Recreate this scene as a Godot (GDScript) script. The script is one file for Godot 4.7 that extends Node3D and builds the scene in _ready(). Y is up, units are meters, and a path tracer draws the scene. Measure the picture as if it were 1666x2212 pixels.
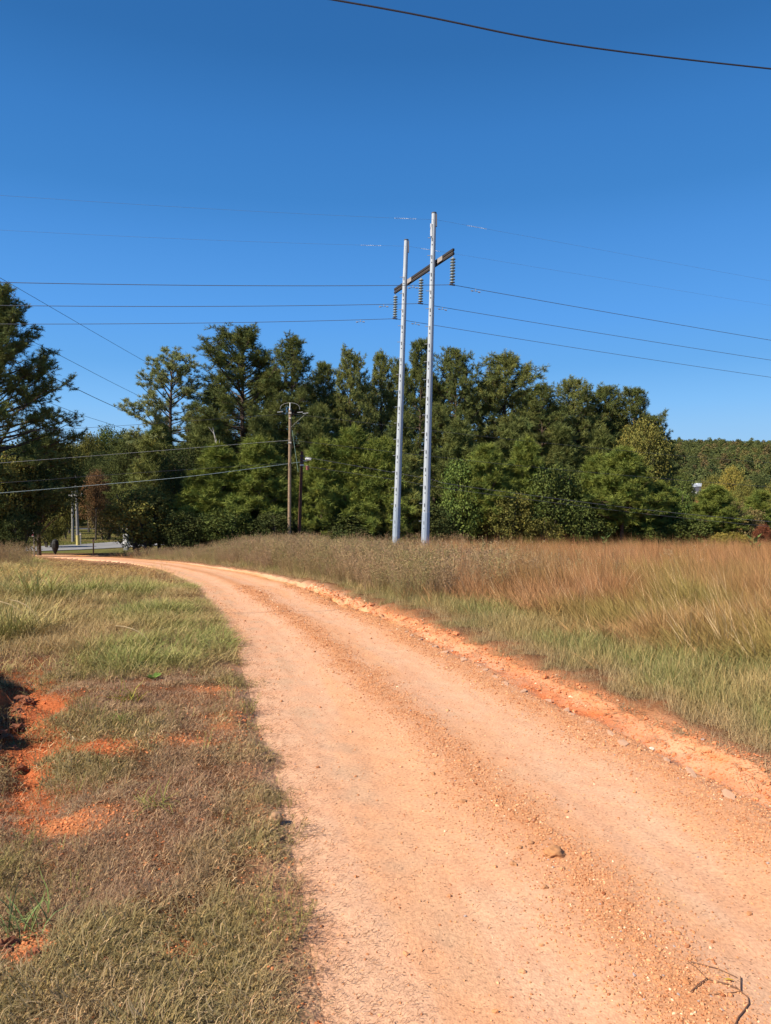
extends Node3D

const EYE := 1.65
const FOCAL := 1579.53          # pixels of the measuring sheet (1666 x 2212) per unit of slope
const SUN_ENERGY := 1.6
const EXPOSURE := 1.6
const SUN_SIDE := 60.0          # degrees from straight behind the photographer, to the left
const SUN_HIGH := 42.0

var rng := RandomNumberGenerator.new()
var names := {}
var mats := {}
var n_low := FastNoiseLite.new()
var n_mid := FastNoiseLite.new()
var n_fine := FastNoiseLite.new()
var n_patch := FastNoiseLite.new()
var road_c := PackedFloat32Array()
var road_w := PackedFloat32Array()

# ------------------------------------------------------------------ naming
func numbered(called: String) -> String:
	var n: int = names.get(called, 0)
	names[called] = n + 1
	return called if n == 0 else "%s_%03d" % [called, n]

func tag(o: Node, label := "", category := "", group := "", kind := "") -> Node:
	if label: o.set_meta("label", label)
	if category: o.set_meta("category", category)
	if group: o.set_meta("group", group)
	if kind: o.set_meta("kind", kind)
	return o

func thing(called: String, at: Vector3, label: String, category: String, group := "", kind := "") -> Node3D:
	var o := Node3D.new()
	o.name = numbered(called)
	add_child(o)
	o.position = at
	tag(o, label, category, group, kind)
	return o

func part(called: String, mesh: Mesh, m: Material, parent: Node, at := Vector3.ZERO) -> MeshInstance3D:
	var o := MeshInstance3D.new()
	o.name = numbered(called) if parent == self else called
	o.mesh = mesh
	if m: o.material_override = m
	o.position = at
	parent.add_child(o, true)
	if parent != self:
		var same := 0
		for c in parent.get_children():
			if c != o and (String(c.name) == called or String(c.name).begins_with(called + "_0")): same += 1
		if same > 0: o.name = "%s_%03d" % [called, same]
	return o

# ------------------------------------------------------------------ shapes
class Shape:
	var v := PackedVector3Array()
	var n := PackedVector3Array()
	var c := PackedColorArray()
	var i := PackedInt32Array()
	var flat := true
	func tri(a: Vector3, b: Vector3, d: Vector3, col := Color.WHITE):   # counter-clockwise seen from outside
		v.append(a); v.append(d); v.append(b)
		c.append(col); c.append(col); c.append(col)
	func quad(a: Vector3, b: Vector3, d: Vector3, e: Vector3, col := Color.WHITE):
		tri(a, b, d, col); tri(a, d, e, col)
	func box(at: Vector3, size: Vector3, col := Color.WHITE, turn := Basis.IDENTITY):
		var p: Array[Vector3] = []
		for k in 8:
			p.append(at + turn * (Vector3((k & 1) - 0.5, ((k >> 1) & 1) - 0.5, ((k >> 2) & 1) - 0.5) * size))
		quad(p[4], p[5], p[7], p[6], col); quad(p[1], p[0], p[2], p[3], col)
		quad(p[5], p[1], p[3], p[7], col); quad(p[0], p[4], p[6], p[2], col)
		quad(p[6], p[7], p[3], p[2], col); quad(p[0], p[1], p[5], p[4], col)
	func tube(pts: PackedVector3Array, rad: PackedFloat32Array, sides: int, col := Color.WHITE, caps := true, spin := 0.0):
		var rings := []
		var last_x := Vector3.ZERO
		for k in pts.size():
			var t := (pts[mini(k + 1, pts.size() - 1)] - pts[maxi(k - 1, 0)]).normalized()
			if last_x == Vector3.ZERO:
				last_x = (Vector3.RIGHT if absf(t.x) < 0.9 else Vector3.UP)
			var y := t.cross(last_x).normalized()
			var x := y.cross(t).normalized()
			last_x = x
			var ring := PackedVector3Array()
			for s in sides:
				var a := TAU * s / sides + spin
				ring.append(pts[k] + (x * cos(a) + y * sin(a)) * rad[k])
			rings.append(ring)
		for k in pts.size() - 1:
			for s in sides:
				var s2 := (s + 1) % sides
				quad(rings[k][s], rings[k][s2], rings[k + 1][s2], rings[k + 1][s], col)
		if caps:
			for s in sides:
				var s2 := (s + 1) % sides
				tri(pts[0], rings[0][s2], rings[0][s], col)
				tri(pts[-1], rings[-1][s], rings[-1][s2], col)
	func lathe(profile: PackedVector2Array, sides: int, col := Color.WHITE, at := Vector3.ZERO):   # (radius, height), from the bottom up
		for k in profile.size() - 1:
			for s in sides:
				var a := TAU * s / sides
				var b := TAU * (s + 1) / sides
				var p := profile[k]
				var q := profile[k + 1]
				quad(at + Vector3(cos(b) * p.x, p.y, sin(b) * p.x), at + Vector3(cos(a) * p.x, p.y, sin(a) * p.x), at + Vector3(cos(a) * q.x, q.y, sin(a) * q.x), at + Vector3(cos(b) * q.x, q.y, sin(b) * q.x), col)
	func put(pts: PackedVector3Array, t: Transform3D, col: Color):
		v.append_array(t * pts)
		var cc := PackedColorArray()
		cc.resize(pts.size())
		cc.fill(col)
		c.append_array(cc)
	func mesh(smooth := false) -> ArrayMesh:
		if smooth:
			var st := SurfaceTool.new()
			st.begin(Mesh.PRIMITIVE_TRIANGLES)
			for k in v.size():
				st.set_smooth_group(0)
				st.set_color(c[k])
				st.add_vertex(v[k])
			st.index()
			st.generate_normals()
			return st.commit()
		var nn := PackedVector3Array()
		nn.resize(v.size())
		for k in range(0, v.size(), 3):
			var q := (v[k + 2] - v[k]).cross(v[k + 1] - v[k]).normalized()
			nn[k] = q; nn[k + 1] = q; nn[k + 2] = q
		var a := []
		a.resize(Mesh.ARRAY_MAX)
		a[Mesh.ARRAY_VERTEX] = v
		a[Mesh.ARRAY_NORMAL] = nn
		a[Mesh.ARRAY_COLOR] = c
		var m := ArrayMesh.new()
		m.add_surface_from_arrays(Mesh.PRIMITIVE_TRIANGLES, a)
		return m

func indexed_mesh(v: PackedVector3Array, n: PackedVector3Array, c: PackedColorArray, i: PackedInt32Array) -> ArrayMesh:
	var a := []
	a.resize(Mesh.ARRAY_MAX)
	a[Mesh.ARRAY_VERTEX] = v
	a[Mesh.ARRAY_NORMAL] = n
	a[Mesh.ARRAY_COLOR] = c
	a[Mesh.ARRAY_INDEX] = i
	var m := ArrayMesh.new()
	m.add_surface_from_arrays(Mesh.PRIMITIVE_TRIANGLES, a)
	return m

func grid_mesh(rows: int, cols: int, v: PackedVector3Array, c: PackedColorArray, flip := false) -> ArrayMesh:
	var n := PackedVector3Array()
	n.resize(v.size())
	var idx := PackedInt32Array()
	idx.resize((rows - 1) * (cols - 1) * 6)
	var at := 0
	for r in rows:
		for k in cols:
			var q := r * cols + k
			var l := v[q - 1] if k > 0 else v[q]
			var e := v[q + 1] if k < cols - 1 else v[q]
			var u := v[q - cols] if r > 0 else v[q]
			var d := v[q + cols] if r < rows - 1 else v[q]
			var nn := (e - l).cross(d - u)
			if nn.y < 0: nn = -nn
			n[q] = nn.normalized()
			if r < rows - 1 and k < cols - 1:
				var a := q
				var b := q + 1
				var f := q + cols
				var g := q + cols + 1
				if flip:
					idx[at] = a; idx[at + 1] = b; idx[at + 2] = g; idx[at + 3] = a; idx[at + 4] = g; idx[at + 5] = f
				else:
					idx[at] = a; idx[at + 1] = g; idx[at + 2] = b; idx[at + 3] = a; idx[at + 4] = f; idx[at + 5] = g
				at += 6
	return indexed_mesh(v, n, c, idx)

# ------------------------------------------------------------------ the lie of the land
func world_at(px: float, py: float, d: float) -> Vector3:    # a measured bearing and a distance, as a place
	return Vector3((px - 833.0) * d / FOCAL, EYE - (py - 1106.0) * d / FOCAL, -d)

func fall(d: float) -> float:
	if d < 8.0: return 0.0
	if d < 46.0: return -0.0008 * (d - 8.0) * (d - 8.0)
	if d < 54.0: return -1.1552 - 0.0608 * (d - 46.0) + 0.0041 * (d - 46.0) * (d - 46.0)
	return -1.38

func road_table():
	var k := [[-6.0, 3.0, 1.6], [0.0, 1.95, 1.58], [2.4, 1.38, 1.56], [4.4, 0.9, 1.52], [5.5, 0.6, 1.53], [7.0, 0.17, 1.48], [8.9, -0.38, 1.43], [10.9, -0.97, 1.43], [13.5, -1.87, 1.38], [16.0, -2.68, 1.38], [18.9, -3.88, 1.32], [22.0, -5.3, 1.2], [25.0, -6.9, 1.05], [29.3, -9.35, 1.05], [33.0, -11.9, 1.1], [37.0, -14.6, 1.2], [41.0, -17.6, 1.6], [45.0, -20.5, 2.4], [48.0, -22.5, 3.4], [52.0, -24.5, 5.0]]
	for q in 233:
		var d := -6.0 + q * 0.25
		var j := 0
		while j < k.size() - 2 and k[j + 1][0] < d: j += 1
		var a = k[maxi(j - 1, 0)]
		var b = k[j]
		var c = k[j + 1]
		var e = k[mini(j + 2, k.size() - 1)]
		var t: float = (d - b[0]) / (c[0] - b[0])
		road_c.append(cubic_interpolate_in_time(b[1], c[1], a[1], e[1], t, c[0] - b[0], a[0] - b[0] if j > 0 else -1.0, e[0] - b[0] if j < k.size() - 2 else c[0] - b[0] + 1.0))
		road_w.append(lerpf(b[2], c[2], t))

func road_center(d: float) -> float:
	var q := clampf((d + 6.0) * 4.0, 0.0, 231.0)
	return lerpf(road_c[int(q)], road_c[int(q) + 1], q - int(q))

func road_half(d: float) -> float:
	var q := clampf((d + 6.0) * 4.0, 0.0, 231.0)
	return lerpf(road_w[int(q)], road_w[int(q) + 1], q - int(q))

func road_v(x: float, d: float) -> float:      # -1 at the left verge, 1 at the right one
	if d > 52.0: return 99.0
	return (x - road_center(d)) / road_half(d)

func bell(t: float) -> float:
	return exp(-t * t)

func gully(x: float, d: float) -> float:       # the washed-out red clay hollow on the left bank
	var e := x + 0.46 * d + 0.2 + n_mid.get_noise_2d(x * 2.0, d * 2.0) * 0.35
	return bell(e / 0.27) * smoothstep(3.2, 4.6, d) * (1.0 - smoothstep(6.6, 8.2, d))

func height(x: float, z: float) -> float:
	var d := -z
	var y := fall(d)
	var off := n_low.get_noise_2d(x, z)
	if d > 54.0:
		var right := smoothstep(6.0, 34.0, x - (d - 54.0) * 0.02)
		y += -6.0 * right * smoothstep(54.0, 150.0, d)
		y += (88.0 - 14.0 * smoothstep(300.0, 700.0, x) + 10.0 * n_low.get_noise_2d(x * 0.02, z * 0.02)) * smoothstep(230.0, 1000.0, d)
		return y + off * 0.3 * smoothstep(140.0, 200.0, d)
	var v := road_v(x, d)
	var inside := 1.0 - smoothstep(0.95, 1.3, absf(v))
	y += off * 0.07 * (1.0 - inside) * (1.0 - smoothstep(40.0, 50.0, d))
	if absf(v) < 4.0:
		var near := 1.0 - smoothstep(20.0, 34.0, d)
		var w := v + n_mid.get_noise_2d(x * 1.3, z * 1.3) * 0.07
		y += near * (-0.014 * bell((w + 0.56) / 0.24) - 0.018 * bell((w - 0.2) / 0.24) + 0.010 * bell((w + 0.2) / 0.16) + 0.008 * bell((w - 0.6) / 0.16))
		y += near * -0.075 * bell((w - 0.84) / 0.1) * (0.6 + 0.6 * n_mid.get_noise_2d(x * 0.6 + 40.0, z * 0.6))
		y += near * 0.03 * smoothstep(0.6, 0.8, w) * (1.0 - smoothstep(1.2, 1.5, w)) * n_mid.get_noise_2d(x * 4.5, z * 4.5)
		y += near * 0.05 * smoothstep(0.93, 1.12, w) + near * (0.05 + 0.06 * bell((d - 5.6) / 1.6) + 0.05 * off) * smoothstep(1.0, 1.14, -w)
		var wash := smoothstep(10.5, 13.0, d) * (1.0 - smoothstep(17.0, 20.0, d)) * bell((v - 0.92) / 0.22)
		y -= wash * 0.11 * smoothstep(-0.05, 0.3, n_mid.get_noise_2d(x * 3.6, z * 2.2))
		y += inside * n_fine.get_noise_2d(x, z) * 0.006
	if v < -1.0: y -= 0.16 * smoothstep(15.0, 21.0, d) * (1.0 - smoothstep(34.0, 42.0, d)) * smoothstep(1.0, 1.6, -v)
	y += (1.0 - inside) * n_mid.get_noise_2d(x * 1.6, z * 1.6) * 0.045 * (1.0 - smoothstep(16.0, 30.0, d))
	if x < -1.2 and d < 9.0:
		var g := gully(x, d)
		y -= g * 0.12
		y -= g * 0.05 * smoothstep(0.05, 0.3, n_mid.get_noise_2d(x * 5.0, z * 5.0))
		var rim := -0.46 * d - 0.5 + n_mid.get_noise_2d(x * 3.0 + 9.0, z * 3.0) * 0.3 - x
		y += 0.24 * smoothstep(0.0, 0.13, rim) * smoothstep(4.3, 5.0, d) * (1.0 - smoothstep(6.6, 7.6, d))
	return y

func bare(x: float, d: float) -> float:        # 1 where clay shows on the left bank
	var p := n_patch.get_noise_2d(x, d)
	var b := smoothstep(0.3, 0.55, p) * 0.4 * (1.0 - smoothstep(7.0, 9.5, d))
	b = maxf(b, gully(x, d) * 1.15)
	for s in [[-1.6, 3.75, 0.26, 0.17], [-1.12, 5.55, 0.26, 0.42], [-1.85, 4.9, 0.34, 0.15], [-1.4, 5.0, 0.28, 0.13], [-1.55, 6.5, 0.2, 0.15], [-0.75, 2.75, 0.14, 0.1], [-1.33, 2.72, 0.16, 0.12]]:
		b = maxf(b, bell(Vector2((x - s[0]) / s[2], (d - s[1]) / s[3]).length() * 1.2 + p * 0.6))
	return clampf(b, 0.0, 1.0)

const SAND := Color(0.755, 0.41, 0.243)
const SAND_PALE := Color(0.76, 0.45, 0.28)
const GRAVEL := Color(0.61, 0.29, 0.14)
const CLAY := Color(0.60, 0.18, 0.068)
const CLAY_PALE := Color(0.70, 0.275, 0.115)

func dirt_color(x: float, z: float) -> Color:
	var d := -z
	var v := road_v(x, d)
	var m := n_mid.get_noise_2d(x * 1.3, z * 1.3)
	var m2 := n_mid.get_noise_2d(x * 4.0 + 90.0, z * 4.0)
	var f := n_fine.get_noise_2d(x, z)
	var w := v + m * 0.1
	var c := SAND.lerp(SAND_PALE, clampf(0.5 + m2 * 1.2, 0.0, 1.0))
	var streak := n_patch.get_noise_2d((x - road_center(d)) * 3.0, d * 0.35)
	c = c.lerp(Color(0.77, 0.37, 0.17), clampf(streak * 1.6, 0.0, 0.4))
	var g := maxf(0.9 * bell((w + 0.2) / 0.13), 0.8 * bell((w - 0.62) / 0.17))
	g = clampf(g + f * 0.35 * g + m2 * 0.3 * g, 0.0, 1.0)
	c = c.lerp(GRAVEL, g)
	c = c.lerp(Color(0.56, 0.36, 0.225), 0.5 * clampf(bell((w + 0.72) / 0.1) * (m2 + 0.35) * 1.6 + bell((w - 0.12) / 0.18) * (m2 - 0.1) * 1.3, 0.0, 1.0))
	var red := bell((w - 0.86 - 0.05 * m2) / 0.085) * (1.0 - smoothstep(7.5, 10.5, d)) * clampf(0.95 + 1.4 * n_mid.get_noise_2d(x * 1.1 + 7.0, z * 1.1), 0.35, 1.0)
	c = c.lerp(CLAY, clampf(red * (1.0 + m * 0.9), 0.0, 1.0))
	c = c.lerp(Color(0.78, 0.36, 0.12), 0.7 * bell((w - 0.75) / 0.16) * smoothstep(8.5, 11.0, d))
	c = c.lerp(CLAY_PALE, 0.9 * smoothstep(0.88, 0.98, w) * (1.0 - smoothstep(12.0, 16.0, d)) * clampf(0.8 + m2, 0.0, 1.0))
	c = c.lerp(Color(0.62, 0.34, 0.20), clampf(n_fine.get_noise_2d((x - road_center(d)) * 1.1, d * 0.06) * 0.8, 0.0, 0.35) * (1.0 - smoothstep(14.0, 24.0, d)))
	return c * (1.0 + f * 0.06)

func soil_color(x: float, z: float) -> Color:
	var d := -z
	var m := n_mid.get_noise_2d(x * 2.0 + 30.0, z * 2.0)
	if d > 54.0:
		if d > 230.0 or x > 10.0: return Color(0.05, 0.065, 0.025)
		return Color(0.20, 0.20, 0.065).lerp(Color(0.26, 0.21, 0.09), clampf(0.5 + 2.0 * n_low.get_noise_2d(x * 0.8, z * 0.8), 0.0, 1.0))
	var v := road_v(x, d)
	var c := Color(0.24, 0.12, 0.06).lerp(Color(0.40, 0.18, 0.085), clampf(0.4 + m * 1.5, 0.0, 1.0))
	if v < -1.0:
		c *= 0.62
		c = c.lerp(CLAY if x < -1.75 else CLAY_PALE, bare(x, d))
	c = c.lerp(Color(0.17, 0.105, 0.055), smoothstep(1.5, 3.0, absf(v)) * (0.8 if v > 0.0 else smoothstep(8.0, 12.0, d) * 0.8))
	c = c.lerp(dirt_color(x, z), 1.0 - smoothstep(0.98, 1.22, absf(v)))
	return c

# ------------------------------------------------------------------ materials
func noise_pixels(size: int, freq: float, octaves: int, sd: int, ridged := false) -> PackedByteArray:
	var n := FastNoiseLite.new()
	n.seed = sd
	n.frequency = freq
	n.noise_type = FastNoiseLite.TYPE_SIMPLEX_SMOOTH
	n.fractal_octaves = octaves
	if ridged: n.fractal_type = FastNoiseLite.FRACTAL_RIDGED
	var im := n.get_seamless_image(size, size)
	im.convert(Image.FORMAT_L8)
	return im.get_data()

func gray_texture(px: PackedByteArray, size: int, lo: float, hi: float, power := 1.0, specks := 0, speck_lo := 0.5, speck_size := 1) -> ImageTexture:
	var lut := PackedByteArray()
	for k in 256: lut.append(int(255.0 * lerpf(lo, hi, pow(k / 255.0, power))))
	var out := PackedByteArray()
	out.resize(px.size())
	for k in px.size(): out[k] = lut[px[k]]
	for s in specks:
		var x := rng.randi() % size
		var y := rng.randi() % size
		var t := int(255.0 * rng.randf_range(speck_lo, 1.0))
		for q in range(0, speck_size + rng.randi() % 3):
			for w in range(0, speck_size + rng.randi() % 2):
				if rng.randf() < 0.85: out[((y + w) % size) * size + (x + q) % size] = t
	var im := Image.create_from_data(size, size, false, Image.FORMAT_L8, out)
	im.convert(Image.FORMAT_RGB8)
	im.generate_mipmaps()
	return ImageTexture.create_from_image(im)

func normal_texture(px: PackedByteArray, size: int, strength: float) -> ImageTexture:
	var im := Image.create_from_data(size, size, false, Image.FORMAT_L8, px)
	im.convert(Image.FORMAT_RGBA8)
	im.bump_map_to_normal_map(strength)
	im.generate_mipmaps()
	return ImageTexture.create_from_image(im)

func mat(called: String, col := Color.WHITE, rough := 0.9, metal := 0.0, vertex := true) -> StandardMaterial3D:
	var m := StandardMaterial3D.new()
	m.resource_name = called
	m.albedo_color = col.linear_to_srgb()
	m.roughness = rough
	m.metallic = metal
	m.vertex_color_use_as_albedo = vertex
	mats[called] = m
	return m

func leafy(called: String, glow := 0.5, spec := 0.25, rough := 0.75) -> StandardMaterial3D:
	var m := mat(called, Color.WHITE, rough)
	m.cull_mode = BaseMaterial3D.CULL_DISABLED
	m.metallic_specular = spec
	m.backlight_enabled = true
	m.backlight = Color(glow, glow, glow)
	return m

func triplanar(m: StandardMaterial3D, tex: Texture2D, scale: Vector3, norm: Texture2D = null, strength := 1.0, in_world := true):
	m.albedo_texture = tex
	m.uv1_triplanar = true
	m.uv1_world_triplanar = in_world
	m.uv1_scale = scale
	if norm:
		m.normal_enabled = true
		m.normal_texture = norm
		m.normal_scale = strength

func materials():
	var grain := noise_pixels(512, 0.09, 4, 11)
	var fine := noise_pixels(512, 0.22, 3, 12)
	var coarse := noise_pixels(512, 0.012, 5, 13)
	var fiber := noise_pixels(256, 0.05, 4, 14)
	var dirt := mat("dirt", Color.WHITE, 1.0)
	dirt.metallic_specular = 0.15
	triplanar(dirt, gray_texture(grain, 512, 0.80, 1.0, 0.8, 1500, 0.5, 2), Vector3(0.8, 0.8, 0.8), normal_texture(fine, 512, 3.0), 0.3)
	var soil := mat("soil", Color.WHITE, 1.0)
	soil.metallic_specular = 0.1
	triplanar(soil, gray_texture(fine, 512, 0.62, 1.0, 1.0, 3000, 0.45), Vector3(0.7, 0.7, 0.7), normal_texture(grain, 512, 5.0), 1.0)
	var asphalt := mat("asphalt", Color.WHITE, 0.9)
	triplanar(asphalt, gray_texture(coarse, 512, 0.8, 1.0), Vector3(0.11, 0.11, 0.11))
	var steel := mat("galvanised_steel", Color(0.47, 0.52, 0.575), 0.6, 0.1)
	triplanar(steel, gray_texture(coarse, 512, 0.84, 1.0), Vector3(2.2, 0.22, 2.2), null, 1.0, false)
	mat("rust_steel", Color.WHITE, 0.8, 0.0)
	var wood := mat("weathered_wood", Color.WHITE, 0.9)
	triplanar(wood, gray_texture(fiber, 256, 0.5, 1.0), Vector3(4.0, 0.35, 4.0), normal_texture(fiber, 256, 4.0), 0.8, false)
	var bark := mat("bark", Color.WHITE, 0.95)
	triplanar(bark, gray_texture(fiber, 256, 0.45, 1.0), Vector3(2.0, 0.7, 2.0), normal_texture(fiber, 256, 6.0), 1.0, false)
	mat("wire_metal", Color.WHITE, 0.6, 0.2)
	mat("plain", Color.WHITE, 0.7)
	mat("porcelain", Color.WHITE, 0.3)
	var peb := mat("pebbles", Color.WHITE, 1.0)
	peb.metallic_specular = 0.1
	leafy("needles", 0.4, 0.15, 0.7)
	leafy("leaves", 0.55, 0.12, 0.8)
	leafy("grass", 0.5, 0.06, 0.85)
	var stone := mat("stone", Color.WHITE, 0.95)
	triplanar(stone, gray_texture(grain, 512, 0.7, 1.0), Vector3(2.5, 2.5, 2.5), normal_texture(fine, 512, 3.0), 0.8, false)

# ------------------------------------------------------------------ sky
func sky_color(y: float) -> Color:
	var k := [[0.0, 168, 206, 240], [0.07, 160, 204, 242], [0.11, 146, 199, 246], [0.14, 131, 192, 248], [0.19, 107, 174, 239], [0.25, 93, 163, 238], [0.34, 77, 146, 221], [0.39, 66, 134, 206], [0.455, 60, 126, 198], [0.53, 50, 111, 178], [0.7, 42, 97, 162], [1.0, 36, 86, 150]]
	var j := 0
	while j < k.size() - 2 and k[j + 1][0] < y: j += 1
	var t := clampf((y - k[j][0]) / (k[j + 1][0] - k[j][0]), 0.0, 1.0)
	var a := Color8(k[j][1], k[j][2], k[j][3]).srgb_to_linear()
	var b := Color8(k[j + 1][1], k[j + 1][2], k[j + 1][3]).srgb_to_linear()
	return a.lerp(b, t)

func make_sky() -> Sky:
	var im := Image.create(32, 512, false, Image.FORMAT_RGBF)
	for r in 512:
		var up := (0.5 - (r + 0.5) / 512.0) * PI
		var c := sky_color(sin(up)) if up > 0.0 else Color(0.2, 0.15, 0.09)
		for q in 32: im.set_pixel(q, r, c)
	var m := PanoramaSkyMaterial.new()
	m.panorama = ImageTexture.create_from_image(im)
	var s := Sky.new()
	s.sky_material = m
	return s

# ------------------------------------------------------------------ plants
func any_dir(up := 0.0) -> Vector3:
	return (Vector3(rng.randfn(), rng.randfn(), rng.randfn()).normalized() + Vector3.UP * up).normalized()

func basis_along(y: Vector3, spin: float, s := 1.0) -> Basis:
	var x := y.cross(Vector3(0.31, 0.2, 0.93)).normalized()
	return Basis(x, y, x.cross(y)).rotated(y, spin).scaled(Vector3.ONE * s)

func needle_puff(tufts: int, per: int, length: float, width: float, reach: float, up: float) -> PackedVector3Array:
	var out := PackedVector3Array()
	for t in tufts:                                   # each a bottle brush shoot
		var axis := any_dir(up) if t > 0 else any_dir(4.0)
		var o := axis * reach * 0.25
		var l := reach * (1.5 if t == 0 else rng.randf_range(0.8, 1.3))
		for k in per:
			var s := rng.randf()
			var dir := (axis * rng.randf_range(0.4, 1.1) + any_dir() * 0.75).normalized()
			var side := dir.cross(any_dir()).normalized() * width * rng.randf_range(0.7, 1.2)
			var p := o + axis * l * (s - 0.25)
			out.append(p - side); out.append(p + side); out.append(p + dir * length * rng.randf_range(0.7, 1.1))
	return out

func leaf_puff(n: int, size: float, reach: float) -> PackedVector3Array:
	var out := PackedVector3Array()
	for k in n:
		var o := any_dir() * reach * pow(rng.randf(), 0.6)
		o.y *= 0.75
		var nn := any_dir(0.5)
		var x := nn.cross(any_dir()).normalized()
		var y := nn.cross(x)
		var s := size * rng.randf_range(0.6, 1.15)
		var a := o - x * s * 0.6
		var b := o + y * s * 0.36 + nn * s * 0.08
		var c := o + x * s * 0.6
		var e := o - y * s * 0.36 + nn * s * 0.08
		out.append(a); out.append(b); out.append(c)
		out.append(a); out.append(c); out.append(e)
	return out

func shade(lo: float, hi: float, warm := 0.0) -> Color:
	var k := rng.randf_range(lo, hi)
	var w := rng.randf_range(-warm, warm)
	return Color(k * (1.0 + w), k, k * (1.0 - w))

func pine_meshes(sd: int, h: float, base: float, r: float, young: bool, fine := 1.0) -> Array:
	rng.seed = sd
	var puffs := []
	for k in 4:
		puffs.append(needle_puff(4, 21, (0.24 if young else 0.19), 0.0105 if young else 0.0105, 0.24 if young else 0.22, 1.1 if young else 0.8))
	var wood := Shape.new()
	var crown := Shape.new()
	var bark := Color(0.21, 0.14, 0.10)
	var tp := PackedVector3Array()
	var tr := PackedFloat32Array()
	var bend := Vector3(rng.randf_range(-1, 1), 0, rng.randf_range(-1, 1)) * h * 0.018
	for k in 9:
		var t := k / 8.0
		tp.append(Vector3(0, h * 0.98 * t, 0) + bend * sin(t * 3.0) + Vector3(rng.randf_range(-1, 1), 0, rng.randf_range(-1, 1)) * 0.03)
		tr.append(h * 0.0125 * (1.0 - 0.88 * t) + 0.012)
	wood.tube(tp, tr, 7, bark, false)
	var nb := int(fine * (84 if young else 88) * sqrt(h / (6.0 if young else 17.0)))
	var az := rng.randf() * TAU
	for b in nb:
		var t := (b + rng.randf()) / nb
		az += 2.4 + rng.randf_range(-0.5, 0.5)
		var y := h * (base + (0.985 - base) * t)
		var prof: float
		if young:
			prof = pow(1.0 - t, 0.75) * 0.95 + 0.10
			prof *= 0.55 + 0.45 * smoothstep(0.0, 0.15, t)
		else:
			prof = sqrt(maxf(0.0, 1.0 - pow(t, 1.9))) * (0.6 + 0.4 * smoothstep(0.0, 0.3, t)) + 0.05
		var l := r * prof * rng.randf_range(0.62, 1.06)
		if not young and rng.randf() < 0.12: l *= 1.25
		var el := deg_to_rad(lerpf(8.0 if young else -2.0, 62.0, t) + rng.randf_range(-12, 12))
		var dir := Vector3(cos(az) * cos(el), sin(el), sin(az) * cos(el))
		var f := y / (h * 0.98) * 8.0
		var o := tp[mini(int(f), 7)].lerp(tp[mini(int(f) + 1, 8)], f - int(f))
		var bp := PackedVector3Array()
		var br := PackedFloat32Array()
		for k in 4:
			var s := k / 3.0
			bp.append(o + dir * l * s + Vector3.UP * l * (0.16 * s * s - 0.05 * s) + any_dir() * l * 0.03 * s)
			br.append((0.016 * l + 0.012) * (1.0 - 0.8 * s))
		wood.tube(bp, br, 4, bark, false)
		var ns := int(l * (3.4 if young else 3.2)) + 2
		for q in ns:
			var s := rng.randf_range(0.3 if young else 0.38, 1.0)
			if q == 0: s = 1.0
			var f2 := s * 3.0
			var p := bp[mini(int(f2), 2)].lerp(bp[mini(int(f2) + 1, 3)], f2 - int(f2))
			var sl := (0.25 + 0.34 * l * (1.15 - s)) * rng.randf_range(0.6, 1.1)
			var sd2 := (dir * 0.6 + any_dir(0.35) * 0.8).normalized()
			var e := p + sd2 * sl
			if sl > 0.35:
				wood.tube(PackedVector3Array([p, e]), PackedFloat32Array([0.014, 0.006]), 3, bark, false)
			var np := 2 if sl < 0.5 else (3 if sl < 0.9 else 4)
			for w in np:
				var at := p.lerp(e, 1.0 - w * (0.42 if np < 4 else 0.3)) + any_dir() * 0.1
				var up := (sd2 * 0.6 + Vector3.UP * (0.8 if young else 0.8) + any_dir() * 0.45).normalized()
				crown.put(puffs[rng.randi() % 4], Transform3D(basis_along(up, rng.randf() * TAU, rng.randf_range(0.8, 1.25)), at), shade(0.72, 1.18, 0.14))
	for k in 5:
		crown.put(puffs[k % 4], Transform3D(basis_along(Vector3.UP, k, 0.9), tp[8] + Vector3(0, -0.25 * k + 0.15, 0)), shade(0.85, 1.2, 0.1))
	return [wood.mesh(), crown.mesh(), top_of(crown.v), reach_of(crown.v)]

func top_of(v: PackedVector3Array) -> float:
	var ys := PackedFloat32Array()
	for k in range(0, v.size(), 7): ys.append(v[k].y)
	ys.sort()
	return ys[int(ys.size() * 0.998)]

func reach_of(v: PackedVector3Array) -> float:
	var rs := PackedFloat32Array()
	for k in range(0, v.size(), 7): rs.append(absf(v[k].x))
	rs.sort()
	return rs[int(rs.size() * 0.965)]

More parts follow.
